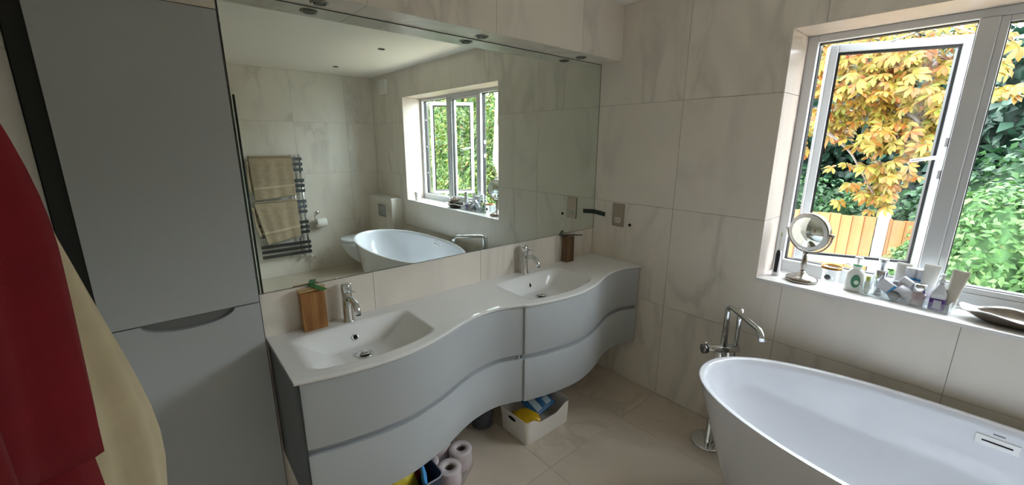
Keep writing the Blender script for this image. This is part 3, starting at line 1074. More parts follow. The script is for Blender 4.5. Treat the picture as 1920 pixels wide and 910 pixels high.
YEL = mat('yellow_film', '#c9a21c', .3, noise=.25, nscale=20)
BLU = mat('blue_film', '#2c5f8c', .3, noise=.2, nscale=15)
BLD = mat('navy_film', '#1d3c5c', .35, noise=.2, nscale=15)
CLR = mat('pale_card', '#a9bac2', .5)
packet('sponge_packet', (-.868, -.292, .092), (.75, -.35, .1), (.35, .75, .25), .07, .055, .022, YEL, 'crumpled yellow packet in the white storage box', 'packet')
p, c, ax, ay, az = packet('wipes_packet', (-.762, -.272, .128), (.97, .1, .1), (-.05, .85, .45), .085, .062, .018, BLU, 'blue packet with pale labels lying on the storage box', 'packet')
for s, k in ((-.042, .020), (.036, .022)):
    MB().obox(c + ax * s + az * .0185, ax, ay, az, .020, .044, .002).build('label_card', CLR, p)
packet('pouch_packet', (-.70, -.225, .095), (.6, .7, .3), (-.6, .5, .5), .06, .05, .02, BLD, 'navy packet at the back of the storage box', 'packet')

# pack of toilet rolls in thin film
FILM = mat_glass('wrap_film', (.95, .91, .94), 1.2, .14)
TIS = mat('tissue_mauve', '#cfc6c8', .9)
rp = empty('toilet_roll_pack', (-1.335, -.295, 0), 'film-wrapped pack of toilet rolls on the floor under the vanity', 'toilet rolls')
dv = Vector((.111, .070, 0)).normalized(); dn = Vector((-dv.y, dv.x, 0))
c0 = Vector((-1.387, -.330, 0))
for i, (a, b) in enumerate(((0, 0), (.126, 0), (0, .114), (.126, .114))):
    q = c0 + dv * a + dn * b
    ro = MB().lathe((q.x, q.y, .003), [(.021, 0), (.053, 0), (.056, .004), (.056, .094), (.053, .098), (.021, .098), (.021, 0)], 30, cap0=False, cap1=False).build('roll', TIS, rp)
    MB().lathe((q.x, q.y, .0035), [(.0195, 0), (.0205, 0), (.0205, .09), (.0195, .09), (.0195, 0)], 18, cap0=False, cap1=False).build('core', mat('roll_core', '#6d655c', .9), ro)
cc = c0 + dv * .063 + dn * .057
ang = math.atan2(dv.y, dv.x)
MB().rings([rrect(cc.x, cc.y, .123, .116, .055, .0015, 6, ang), rrect(cc.x, cc.y, .125, .118, .056, .05, 6, ang), rrect(cc.x, cc.y, .121, .114, .055, .1015, 6, ang)], True, False).build('film', FILM, rp)

# navy caddy with bright packets
nb = empty('navy_basket', (-1.60, -.385, 0), 'navy open basket with bright packets at the vanity foot', 'basket')
NAVY = mat('navy_fabric', '#272c3c', .8, bump=.4, bscale=200)
MB().rings([rrect(-1.60, -.36, .105, .085, .03, .001), rrect(-1.60, -.36, .115, .095, .032, .205), rrect(-1.60, -.36, .108, .088, .028, .205), rrect(-1.60, -.36, .10, .08, .026, .012)]).build('bag', NAVY, nb)
rim_pts = rrect(-1.60, -.36, .116, .096, .032, .206)
MB().tube(rim_pts + rim_pts[:1], .0035, 6).build('rim_piping', mat('piping_grey', '#8d9099', .6), nb)
packet('cloth_packet', (-1.625, -.375, .185), (.95, .2, .0), (-.1, .35, .9), .06, .055, .016, mat('yellow_print', '#c2b032', .4), 'yellow packet standing in the navy basket', 'packet')
packet('tissue_packet', (-1.548, -.40, .190), (.35, .9, .0), (-.1, .1, .95), .05, .042, .010, mat('sky_blue_print', '#4f9bd8', .4), 'sky blue packet standing in the navy basket', 'packet')
packet('snack_packet', (-1.565, -.35, .200), (.8, .5, .0), (-.2, .3, .9), .035, .04, .010, mat('red_print', '#a32a22', .4), 'red packet at the back of the navy basket', 'packet')

# dark woven basket behind the white box
wb_ = empty('woven_basket', (-1.018, -.085, 0), 'dark grey woven basket behind the white storage box', 'basket')
RAT = mat('dark_rattan', '#5d5e66', .7)
prf = []
for i in range(25):
    z = .15 * i / 24
    prf.append((.050 + .010 * i / 24 + .0022 * math.sin(i * PI), z))
MB().lathe((-1.018, -.085, .001), prf + [(.055, .150), (.045, .008)], 30).build('basket_wall', RAT, wb_)
for r_ in range(9):
    z = .010 + .0165 * r_
    rad = .0515 + .010 * z / .15
    pts = []
    for i in range(49):
        a = 2 * PI * i / 48
        q = rad + .003 * math.sin(12 * a + PI * (r_ % 2))
        pts.append((-1.018 + q * math.cos(a), -.085 + q * math.sin(a), z))
    MB().tube(pts, .0062, 6, False).build('weave_strand', RAT, wb_)

# ------------------------------------------------------------------ things on the window sill
SZ = WZ0
SATIN = mat('satin_nickel', '#a39d96', .22, 1.0)
mm = empty('makeup_mirror', (.114, -1.193, SZ), 'round pedestal make-up mirror on the window sill', 'mirror')
MB().lathe((.114, -1.193, SZ), [(.066, 0), (.068, .006), (.066, .016), (.052, .024), (.024, .032), (.012, .045), (.010, .05)], 36).build('base', SATIN, mm)
MB().lathe((.114, -1.193, SZ), [(.010, .045), (.009, .06), (.012, .075), (.0135, .095), (.010, .115), (.0075, .125), (.007, .14)], 20).build('stem', SATIN, mm)
hc = Vector((.114, -1.193, 1.140)); hn = Vector((-.95, .30, -.08)).normalized()
side = Vector((0, 0, 1)).cross(hn).normalized(); hup = hn.cross(side)
hd_ = MB().lathe(hc, [(.080, -.016), (.090, -.014), (.092, -.010), (.092, .010), (.090, .014), (.080, .016)], 44, hn).build('head_rim', SATIN, mm)
for s in (1, -1):
    MB().lathe(hc, [(.0865, .0150 * 1), (.0865, .0170), (.070, .0172)], 44, hn * s, True, True).build('light_ring', mat('frosted_ring', '#e9ebea', .5), hd_)
    MB().lathe(hc, [(.0715, .0172), (.0715, .0180)], 44, hn * s).build('mirror_glass', MIRROR, hd_)
yk = [hc + side * (.102 * math.cos(a)) + hup * (.102 * math.sin(a)) for a in [PI + PI * i / 20 for i in range(21)]]
yk = [Vector((p.x, p.y, p.z)) for p in yk]
MB().tube(yk, .0038, 8).build('yoke', SATIN, mm)
for s in (1, -1):
    MB().tube([hc + side * (.090 * s), hc + side * (.108 * s)], .0055, 10).build('pivot', SATIN, mm)

fs = empty('electric_toothbrush', (.112, -1.082, SZ), 'dark and white electric toothbrush in the corner of the sill', 'toothbrush')
MB().lathe((.112, -1.082, SZ), [(.0165, 0), (.0175, .004), (.0165, .02), (.0135, .07), (.0115, .115), (.010, .13)], 20).build('handle', mat('toothbrush_white', '#d9dadd', .3), fs)
MB().prism([(-.008, .02), (.008, .02), (.010, .11), (.006, .132), (-.006, .132), (-.010, .11)], lambda a, b, t: (.112 - .0125 - t + (.006 * (b > .1)), -1.082 + a, SZ + b), 0, .006).build('grip', mat('toothbrush_black', '#1b1d22', .4), fs, bevel=.002)
MB().lathe((.112, -1.082, SZ), [(.0085, .130), (.004, .145), (.003, .205)], 12).build('neck', mat('toothbrush_clear', '#e3e5e6', .3), fs)
MB().box(.1045, .1145, -1.0855, -1.0785, SZ + .200, SZ + .222).build('brush_head', mat('brush_green', '#b8c7a0', .7), fs, bevel=.002)

tg = empty('glass_tumbler', (.113, -1.303, SZ), 'clear glass tumbler with a gold rim beside the make-up mirror', 'glass')
MB().lathe((.113, -1.303, SZ + .0005), [(.027, 0), (.030, .006), (.040, .098), (.0385, .098), (.029, .008), (.001, .008)], 32).build('glass', ACRYL, tg)
MB().lathe((.113, -1.303, SZ + .0005), [(.0405, .088), (.0412, .0995), (.0380, .0995), (.0378, .088), (.0405, .088)], 32, cap0=False, cap1=False).build('gold_rim', mat('gold_rim', '#b98a4e', .35, .8), tg)
mk = MB()
mk.lathe((.113 - .0345, -1.303 + .004, SZ + .052), [(.0125, .0), (.0125, .0012)], 20, (-1, .08, -.1))
mk.build('round_mark', mat('mark_dark', '#55555a', .6), tg)

PW = mat('white_bottle', '#dfe3e1', .25)
sd = empty('soap_dispenser', (.132, -1.390, SZ), 'white soap dispenser with green label and pump', 'dispenser')
MB().rings([rrect(.132, -1.390, .021, .033, .014, SZ + .0005), rrect(.132, -1.390, .0225, .036, .015, SZ + .006), rrect(.132, -1.390, .0215, .031, .015, SZ + .085), rrect(.132, -1.390, .016, .020, .013, SZ + .102), rrect(.132, -1.390, .0125, .0125, .0115, SZ + .106)]).build('bottle', PW, sd)
MB().lathe((.132, -1.390, SZ), [(.0165, .104), (.0165, .124), (.009, .128)], 20).build('pump_collar', PW, sd)
MB().lathe((.132, -1.390, SZ), [(.0172, .118), (.0172, .124), (.0165, .1245)], 20).build('green_ring', mat('leaf_green', '#2f9a55', .4), sd)
MB().tube([(.132, -1.390, SZ + .125), (.132, -1.390, SZ + .152)], .005, 8).build('pump_stem', PW, sd)
MB().prism([(-.017, 0), (.017, 0), (.013, .008), (-.013, .008)], lambda a, b, t: (.132 + t, -1.390 + a, SZ + .150 + b), -.008, .008).build('pump_head', PW, sd, bevel=.002)
lb = MB()
lb.prism([(.017 * math.cos(a), .030 * math.sin(a)) for a in [2 * PI * i / 24 for i in range(24)]], lambda a, b, t: (.132 - .0222 - t, -1.396 + a, SZ + .05 + b), 0, .0012)
lb.build('label', mat('label_green', '#3d7a5c', .4), sd)
lb = MB()
lb.prism([(.009 * math.cos(a), .010 * math.sin(a)) for a in [2 * PI * i / 16 for i in range(16)]], lambda a, b, t: (.132 - .0236 - t, -1.400 + a, SZ + .045 + b), 0, .0008)
lb.build('label_leaf', mat('label_pale', '#cfe3d2', .4), sd)

# acrylic organiser; local frame: u along its front, w into the window
oA = Vector((.100, -1.420, SZ)); oB = Vector((.062, -1.692, SZ))
ou = (oB - oA).normalized(); ow = Vector((-ou.y, ou.x, 0))
OL, OW = (oB - oA).length, .118
def og(u, w_, z=0.0): return oA + ou * u + ow * w_ + Vector((0, 0, z))
ac = empty('acrylic_organiser', og(OL / 2, OW / 2), 'clear acrylic cosmetics organiser on the window sill', 'organiser')
def slab(u0, u1, w0, w1, z0, z1):
    return MB().obox(og((u0 + u1) / 2, (w0 + w1) / 2, (z0 + z1) / 2), ou, ow, (0, 0, 1), (u1 - u0) / 2, (w1 - w0) / 2, (z1 - z0) / 2)
slab(0, OL, 0, OW, .0005, .0035).build('tray', ACRYL, ac)
FE = mat_glass('acrylic_edge', (.93, .95, .96), 2.0, .35)
for (u0, u1, w0, w1, h_) in ((0, OL, -.003, 0, .038), (0, OL, OW, OW + .003, .060), (-.003, 0, -.003, OW + .003, .046), (OL, OL + .003, -.003, OW + .003, .046)):
    slab(u0, u1, w0, w1, .0005, h_).build('wall', ACRYL, ac)
for u in (.075, .135, .205):
    slab(u - .001, u + .001, 0, OW, .0036, .040).build('divider', ACRYL, ac)
slab(0, OL, -.0045, -.003, .0005, .0040).build('bright_edge', FE, ac)
slab(OL + .003, OL + .0045, -.003, OW, .0005, .046).build('bright_edge', FE, ac)

LIL = mat('lilac_grey_plastic', '#c9cad2', .35)
SIL = mat('silver_plastic', '#b9bcc0', .18, .85)
BLB = mat('blue_band', '#2f86c0', .4)
PALE = mat('pale_tube', '#d6d6d2', .35)
BEI = mat('beige_tube', '#b9b5aa', .35)


def put(u, w_): return og(u, w_, .004)


b = put(.042, .062)
o = empty('pump_bottle', b, 'tall chrome pump bottle with clear cap in the organiser', 'bottle')
MB().lathe(b, [(.0235, 0), (.0235, .103), (.0225, .106)], 28).build('body', mat('mirror_plastic', '#c9ccd0', .08, 1.0), o)
MB().lathe(b, [(.0225, .1065), (.0225, .109), (.008, .110)], 28).build('shoulder', UPVC, o)
MB().lathe(b, [(.007, .110), (.007, .140), (.012, .142), (.012, .150), (.002, .152)], 16).build('pump', SIL, o)
MB().lathe(b, [(.0175, .1095), (.0175, .155), (.0165, .155), (.0165, .1095), (.0175, .1095)], 24, cap0=False, cap1=False).build('clear_cap', ACRYL, o)
MB().lathe(b, [(.0180, .1555), (.0180, .1585), (.002, .160)], 24).build('cap_top', UPVC, o)
b = put(.014, .020)
o = empty('sample_vial', b, 'small clear vial with green cap at the organiser corner', 'bottle')
MB().lathe(b, [(.009, 0), (.010, .004), (.010, .05), (.006, .058)], 16).build('vial', mat('vial_pale', '#c8d3cc', .15), o)
MB().lathe(b, [(.008, .0585), (.008, .078), (.001, .079)], 14).build('cap', mat('vial_green', '#b3b95c', .4), o)


def leaning_tube(name, b, dr, ln, wd, m, mcap, label, cap=.025):
    """squeeze tube: round at the cap end, flat crimp at the other; dr points from cap to crimp"""
    o = empty(name, b, label, 'tube')
    dr = Vector(dr).normalized(); ax = dr.cross(Vector((1, 0, .01))).normalized(); ay = dr.cross(ax)
    b = Vector(b)
    rs = []
    for i in range(10):
        t = i / 9
        rx = wd * (.78 + .22 * t); ry = wd * .70 * (1 - t ** 1.6) + .0012
        rs.append([b + dr * (cap + (ln - cap) * t) + ax * (rx * math.cos(2 * PI * k / 24)) + ay * (ry * math.sin(2 * PI * k / 24)) for k in range(24)])
    MB().rings(rs).build('tube_body', m, o)
    MB().lathe(b, [(wd * .62, 0), (wd * .70, .002), (wd * .70, cap - .002), (wd * .55, cap)], 22, dr).build('cap', mcap, o)
    return o, b, dr, ax, ay


t, b, dr, ax, ay = leaning_tube('cream_tube', put(.098, .085), (.10, -.05, 1), .150, .026, PALE, UPVC, 'white cream tube standing behind the tilted box')
b = put(.085, .030) + Vector((0, 0, .047))
o = empty('cosmetic_box', b, 'white tilted carton with blue stripe resting on the organiser', 'carton')
ex = (ou + Vector((0, 0, -.62))).normalized(); ey = Vector((ow.x, ow.y, 0)).normalized(); ez = ex.cross(ey)
MB().obox(b, ex, ey, ez, .036, .016, .023).build('carton', LIL, o, bevel=.002)
MB().obox(b + ex * .014 , ex, ey, ez, .005, .0166, .0236).build('blue_stripe', BLB, o)
b = put(.118, .050) + Vector((0, 0, .058))
o = empty('folded_carton', b, 'pale grey carton with gold mark leaning among the bottles', 'carton')
ex = (ou * .5 + Vector((0, 0, .85))).normalized(); ez = ex.cross(ey)
MB().obox(b, ex, ey, ez, .042, .012, .020).build('carton', mat('pale_carton', '#d3d4da', .4), o, bevel=.002)
MB().obox(b - ey * .0125 - ex * .02, ex, ey, ez, .006, .0008, .005).build('gold_mark', mat('gold_foil', '#b8983f', .3, .8), o)
for i, (u, w_, lab) in enumerate(((.128, .098, 'white capped jar with blue band, nearer the make-up mirror'), (.162, .100, 'white capped jar with blue band, beside the tall tube'))):
    b = put(u, w_)
    o = empty('banded_jar', b, lab, 'jar', 'blue-banded jars')
    MB().lathe(b, [(.0175, 0), (.0185, .003), (.0185, .085)], 26).build('body', LIL, o)
    MB().lathe(b, [(.0188, .0855), (.0188, .0935), (.0185, .094)], 26).build('blue_band', BLB, o)
    MB().lathe(b, [(.0187, .0945), (.0187, .132), (.0165, .136), (.002, .137)], 26).build('lid', UPVC if i == 0 else LIL, o)
b = put(.108, .022)
o = empty('perfume_bottle', b + Vector((0, 0, .0)), 'round dark glass perfume bottle at the organiser front', 'bottle')
MB().lathe(b + Vector((0, 0, .021)), [(.004, -.0205), (.014, -.018), (.021, -.006), (.021, .006), (.013, .018), (.006, .021), (.006, .028)], 24).build('bulb', mat('smoky_glass', '#5d6064', .08), o)
MB().lathe(b + Vector((0, 0, .048)), [(.0075, 0), (.0075, .014), (.001, .015)], 14).build('stopper', SIL, o)
b = put(.140, .030) + Vector((0, 0, .040))
o = empty('ring_cap_bottle', b, 'lilac grey bottle with ring-shaped cap lying across the organiser', 'bottle')
dr = (ou * .8 + Vector((0, 0, -.5)) - ow * .15).normalized()
MB().lathe(b, [(.004, -.03), (.019, -.027), (.021, .0), (.020, .028), (.010, .034)], 22, dr).build('body', LIL, o)
rc = b - dr * .042
ra, rb_ = dr, (dr.cross(ow)).normalized()
MB().tube([rc + ra * (.013 * math.cos(a)) + rb_ * (.013 * math.sin(a)) for a in [2 * PI * i / 24 for i in range(25)]], .0055, 10).build('ring_cap', mat('grey_ring', '#a9abb4', .3), o)
b = put(.186, .086)
leaning_tube('lotion_tube', b, (.03, -.03, 1), .165, .027, mat('pale_lotion', '#dadbd9', .35), UPVC, 'tall pale upright tube standing against the window mullion', .03)
b = put(.180, .030)
o = empty('cream_jar', b, 'pink jar with chrome lid at the organiser front', 'jar')
MB().lathe(b, [(.020, 0), (.0225, .004), (.0225, .046), (.019, .050)], 26).build('glass', mat('rosy_glass', '#a9989c', .15), o)
MB().lathe(b, [(.0205, .0505), (.0205, .088), (.019, .0905), (.001, .091)], 26).build('lid', CHROME, o)
b = put(.236, .036)
o = empty('purple_bottle', b, 'clear bottle of purple liquid with white pump at the organiser end', 'bottle')
MB().rings([rrect(b.x, b.y, .017, .023, .008, b.z), rrect(b.x, b.y, .017, .023, .008, b.z + .046)]).build('liquid', mat('purple_liquid', '#5b3a94', .1), o)
MB().rings([rrect(b.x, b.y, .0172, .0232, .008, b.z + .0465), rrect(b.x, b.y, .0170, .0225, .010, b.z + .070), rrect(b.x, b.y, .0085, .0085, .007, b.z + .102), rrect(b.x, b.y, .0080, .0080, .007, b.z + .112)]).build('bottle', mat('frosted_bottle', '#c9ccd0', .2), o)
MB().lathe(b, [(.0095, .1125), (.0095, .126), (.004, .128), (.004, .138), (.008, .139), (.008, .146), (.001, .147)], 16).build('pump', UPVC, o)
MB().box(b.x - .0182, b.x - .0172, b.y - .013, b.y + .010, b.z + .006, b.z + .040).build('label', mat('label_lilac', '#c7c8d6', .5), o)
b = put(.262, .052)
leaning_tube('hand_cream_tube', b, (.02, -.10, 1), .168, .024, BEI, mat('clear_cap_plastic', '#cfd2d0', .15), 'tall beige tube leaning at the window side of the organiser', .03)

# silver dish with scalloped rim, long side along the sill
DS = mat('aged_silver', '#8d8781', .25, .9, noise=.35, nscale=25)
ds = empty('silver_dish', (.098, -1.865, SZ), 'long aged silver dish with wavy rim on the window sill', 'dish')
rings_ = []
for (k, z, dz) in ((.42, .001, 0), (.60, .004, 0), (.82, .020, .3), (.96, .036, .8), (1.0, .040, 1), (.965, .0405, 1), (.92, .034, .8), (.76, .018, .3), (.55, .007, 0)):
    rr = []
    for i in range(64):
        a = 2 * PI * i / 64
        w_ = 1 + .05 * math.sin(6 * a + .6) + .03 * math.sin(10 * a)
        rr.append((.100 + .070 * k * w_ * math.cos(a), -1.868 + .146 * k * (abs(math.sin(a)) ** .9) * math.copysign(1, math.sin(a)) * (1 + .02 * math.sin(5 * a)),
                   SZ + .0005 + z + dz * .006 * math.sin(5 * a + 1)))
    rings_.append(rr)
MB().rings(rings_).build('bowl', DS, ds)
rim = [(p[0], p[1], p[2] + .0008) for p in rings_[4]]
MB().tube(rim + rim[:1], .0019, 6, False).build('rim', mat('bright_silver', '#e6e2dc', .2, .9), ds)
# lotus candle holder
lo = empty('lotus_holder', (.160, -1.965, SZ), 'silver lotus-shaped candle holder behind the dish', 'candle holder')
LS = mat('lotus_silver', '#a8a098', .3, .85)
MB().lathe((.160, -1.965, SZ), [(.030, 0), (.030, .006), (.018, .012), (.016, .03), (.026, .038)], 24).build('foot', LS, lo)
for tier, (n_, rad, hgt, tilt) in enumerate(((8, .046, .050, .95), (8, .038, .062, .55), (6, .026, .068, .25))):
    for k in range(n_):
        a = 2 * PI * (k + .5 * tier) / n_
        rd_ = Vector((math.cos(a), math.sin(a), 0)); td = Vector((-math.sin(a), math.cos(a), 0))
        root = Vector((.160, -1.965, SZ + .034))
        v, f = [], []
        for i in range(7):
            t = i / 6
            p0 = root + rd_ * (.010 + rad * math.sin(t * PI / 2) * tilt * 1.1) + Vector((0, 0, hgt * t ** 1.3))
            wd = .017 * math.sin(PI * min(.98, .12 + .88 * t)) + .001
            v += [p0 - td * wd + rd_ * .0, p0 - rd_ * .004, p0 + td * wd]
        for i in range(6):
            f += [(3 * i, 3 * i + 1, 3 * i + 4, 3 * i + 3), (3 * i + 1, 3 * i + 2, 3 * i + 5, 3 * i + 4)]
        MB().raw(v, f, True).build('petal', LS, lo, solid=.0014)
wc = empty('ceramic_cup', (.055, -2.585, SZ), 'small white ribbed cup at the far end of the sill', 'cup')
pr_ = []
MB().lathe((.055, -2.585, SZ + .0005), [(.028, 0), (.030, .003), (.038, .098), (.0365, .1), (.035, .098), (.027, .006), (.001, .006)], 32).build('cup', mat('cup_white', '#efece6', .5), wc)
MB().lathe((.055, -2.585, SZ), [(.0335, .070), (.0335, .074), (.001, .075)], 24).build('wax', mat('wax', '#efe8d8', .6), wc)

# ------------------------------------------------------------------ robes on the left wall
def robe(name, cx, cy, rx, ry, zt, zb, m, label, seed, hook=True, extra=None, nfold=7, amp=.012, bulge=0.0, rise=.42, g0=.22):
    rg = random.Random(seed)
    ph = [rg.uniform(0, 6.28) for _ in range(5)]
    ro = empty(name, (cx, cy, zb), label, 'robe')

    def body(z0, z1, k, nz=44):
        rs = []
        for j in range(nz + 1):
            s = j / nz
            z = z1 + (z0 - z1) * s
            q = (zt - z)                      # drop below the hook
            g = g0 + (1 - g0) * sstep(q / rise) ** .7
            rr = []
            for i in range(120):
                a = 2 * PI * i / 120
                fo = amp * (.35 + .65 * min(1, q / .5)) * (math.sin(nfold * a + ph[0] + 1.2 * q) + .45 * math.sin((nfold + 4) * a + ph[1] - 2.0 * q) + .35 * math.sin(19 * a + ph[2] + 5 * q) + 0.16 * math.sin(11 * q + 4 * a + ph[4]) * min(1, q / .3))
                wob = bulge * math.exp(-((q - .47) / .10) ** 2) * max(0, math.cos(a - .1)) ** 2
                x = cx + (rx * g * k + fo + wob) * math.cos(a)
                y = cy + (ry * g * k + fo) * math.sin(a)
                rr.append((max(x, XL + .004), y, z + .010 * math.sin(3 * a + ph[3]) * (s > .97)))
            rs.append(rr)
        return rs
    MB().rings(body(zb, zt, 1.0)).build('gown', m, ro)
    if extra:
        MB().rings(body(extra[0], extra[1], extra[2], 24), False, True).build('upper_fold', m, ro, solid=.006)
    MB().tube([(cx - .01, cy, zt - .01), (cx - .02, cy, zt + .03), (XL + .03, cy, zt + .045)], .004, 6).build('hanging_loop', m, ro)
    return ro


CRM = mat('cream_terry', '#c9bda0', .95, noise=.07, nscale=25, bump=.10, bscale=900)
RED = mat('red_terry', '#7d1420', .95, noise=.15, nscale=25, bump=.12, bscale=900)
robe('cream_robe', -2.360, -1.240, .094, .082, 1.74, .45, CRM, 'cream terry bathrobe hanging beside the tall cabinet', 4, bulge=.018, amp=.014, rise=.40, nfold=8)
robe('red_robe', -2.375, -1.420, .108, .080, 1.74, .62, RED, 'dark red terry robe hanging at the left in front', 8, extra=(1.39, 1.70, 1.06), nfold=10, amp=.017, rise=.25, g0=.40)
for yk_, zk, lab in ((-1.240, 1.785, 'chrome wall hook holding the cream robe'), (-1.420, 1.785, 'chrome wall hook holding the red robe')):
    hk = empty('robe_hook', (XL, yk_, zk), lab, 'hook', 'robe hooks')
    MB().lathe((XL + .0005, yk_, zk), [(.020, 0), (.020, .006), (.008, .010)], 20, (1, 0, 0)).build('rosette', CHROME, hk)
    MB().tube(bend([(XL + .008, yk_, zk), (XL + .05, yk_, zk), (XL + .055, yk_, zk + .03)], .012), .006, 8).build('hook_arm', CHROME, hk)

# ------------------------------------------------------------------ garden
GZ = -.97
gr = MB()
nx, ny = 30, 40
v, f = [], []
for i in range(nx + 1):
    for j in range(ny + 1):
        x = .34 + 14 * i / nx; y = -14 + 22 * j / ny
        v.append((x, y, GZ + .03 * math.sin(x * 1.7 + y) * math.cos(y * .9)))
for i in range(nx):
    for j in range(ny):
        a = i * (ny + 1) + j
        f.append((a, a + ny + 1, a + ny + 2, a + 1))
tag(gr.raw(v, f, True).build('lawn_ground', mat('lawn', '#3c5424', .9, noise=.3, nscale=6)), 'green lawn of the garden outside the window', None, None, 'structure')

# unseen paved strip added along the house to bounce warm light onto the ceiling
pv = tag(MB().box(.331, 2.3, -9.0, 4.0, GZ - .05, GZ + .045).build('bounce_paving', mat('bounce_mortar', '#b3a591', .9)), 'pale sandstone paving added out of view to bounce light indoors', None, None, 'structure')
PAV = mat('sandstone', '#e3d0b4', .8, noise=.08, nscale=5)
def on_bounce_paving(u, v, w): return (u, v, GZ + .05 + w)
tiles(pv, on_bounce_paving, joints(.331, 2.3, .331, .492), joints(-6.0, 1.2, -6.0, .6), m=PAV, th=.02, gap=.01)

# fence
FW = mat_wood('orange_fence_wood', '#774822', '#8b5c30', .75, 'z', .5)
CONC = mat('pale_concrete', '#98989a', .85, noise=.08, nscale=30)
FXX = 3.30
FTOP = .835
fe = empty('garden_fence', (FXX, -1.07, GZ), 'orange close-board timber fence across the garden', 'fence')
bm0 = None
posts = [-1.07 + 1.86 * k for k in range(-2, 3)]
for a, b in zip(posts[:-1], posts[1:]):
    y = a + .055
    k = 0
    while y < b - .06:
        if bm0 is None:
            bm0 = bpy.data.meshes.new('board')
            q = MB().prism([(-.006, 0), (.012, .012), (.012, .108), (.004, .108)], lambda p_, w_, t: (p_, w_, t), 0, FTOP - GZ - .02)
            bm0.from_pydata(q.v, [], q.f); bm0.materials.append(FW); bm0.update()
        o = bpy.data.objects.new('board', bm0); COL.objects.link(o); o.parent = fe
        o.location = Vector((FXX, y, GZ + .01 - .006 * ((k * 7) % 3))) - BASE[fe.name]
        y += .0965; k += 1
    for z in (GZ + .25, FTOP - .2):
        MB().box(FXX + .013, FXX + .05, a + .055, b - .055, z, z + .07).build('rail', FW, fe)
for y in posts:
    MB().box(FXX - .02, FXX + .07, y - .045, y + .045, GZ, FTOP + .065).build('post', CONC, fe, bevel=.006)

# ---- foliage
def leaf_arrays(P, N_, U, ln, wd, fold, npr):
    """vectorised folded leaves: 6 verts, 4 quads-as-tris each"""
    n_ = len(P)
    S = np.cross(N_, U); S /= np.linalg.norm(S, axis=1)[:, None] + 1e-9
    l = ln[:, None]; w_ = wd[:, None]
    fo = fold * w_ * N_
    a = P
    b = P + U * l * .45 + S * w_ + fo
    c = P + U * l * .5
    d = P + U * l * .45 - S * w_ + fo
    e = P + U * l - N_ * l * .15
    V = np.stack([a, b, c, d, e], 1).reshape(-1, 3)
    base = (np.arange(n_) * 5)[:, None]
    F = np.concatenate([base + [0, 2, 1], base + [0, 3, 2], base + [1, 2, 4], base + [2, 3, 4]], 1).reshape(-1, 3)
    return V, F


def mesh_np(name, V, F, m):
    me = bpy.data.meshes.new(name)
    me.vertices.add(len(V)); me.vertices.foreach_set('co', V.astype(np.float32).ravel())
    k = F.shape[1]
    me.loops.add(F.size); me.loops.foreach_set('vertex_index', F.astype(np.int32).ravel())
    me.polygons.add(len(F)); me.polygons.foreach_set('loop_start', (np.arange(len(F)) * k).astype(np.int32))
    me.update(calc_edges=True)
    me.materials.append(m)
    return me


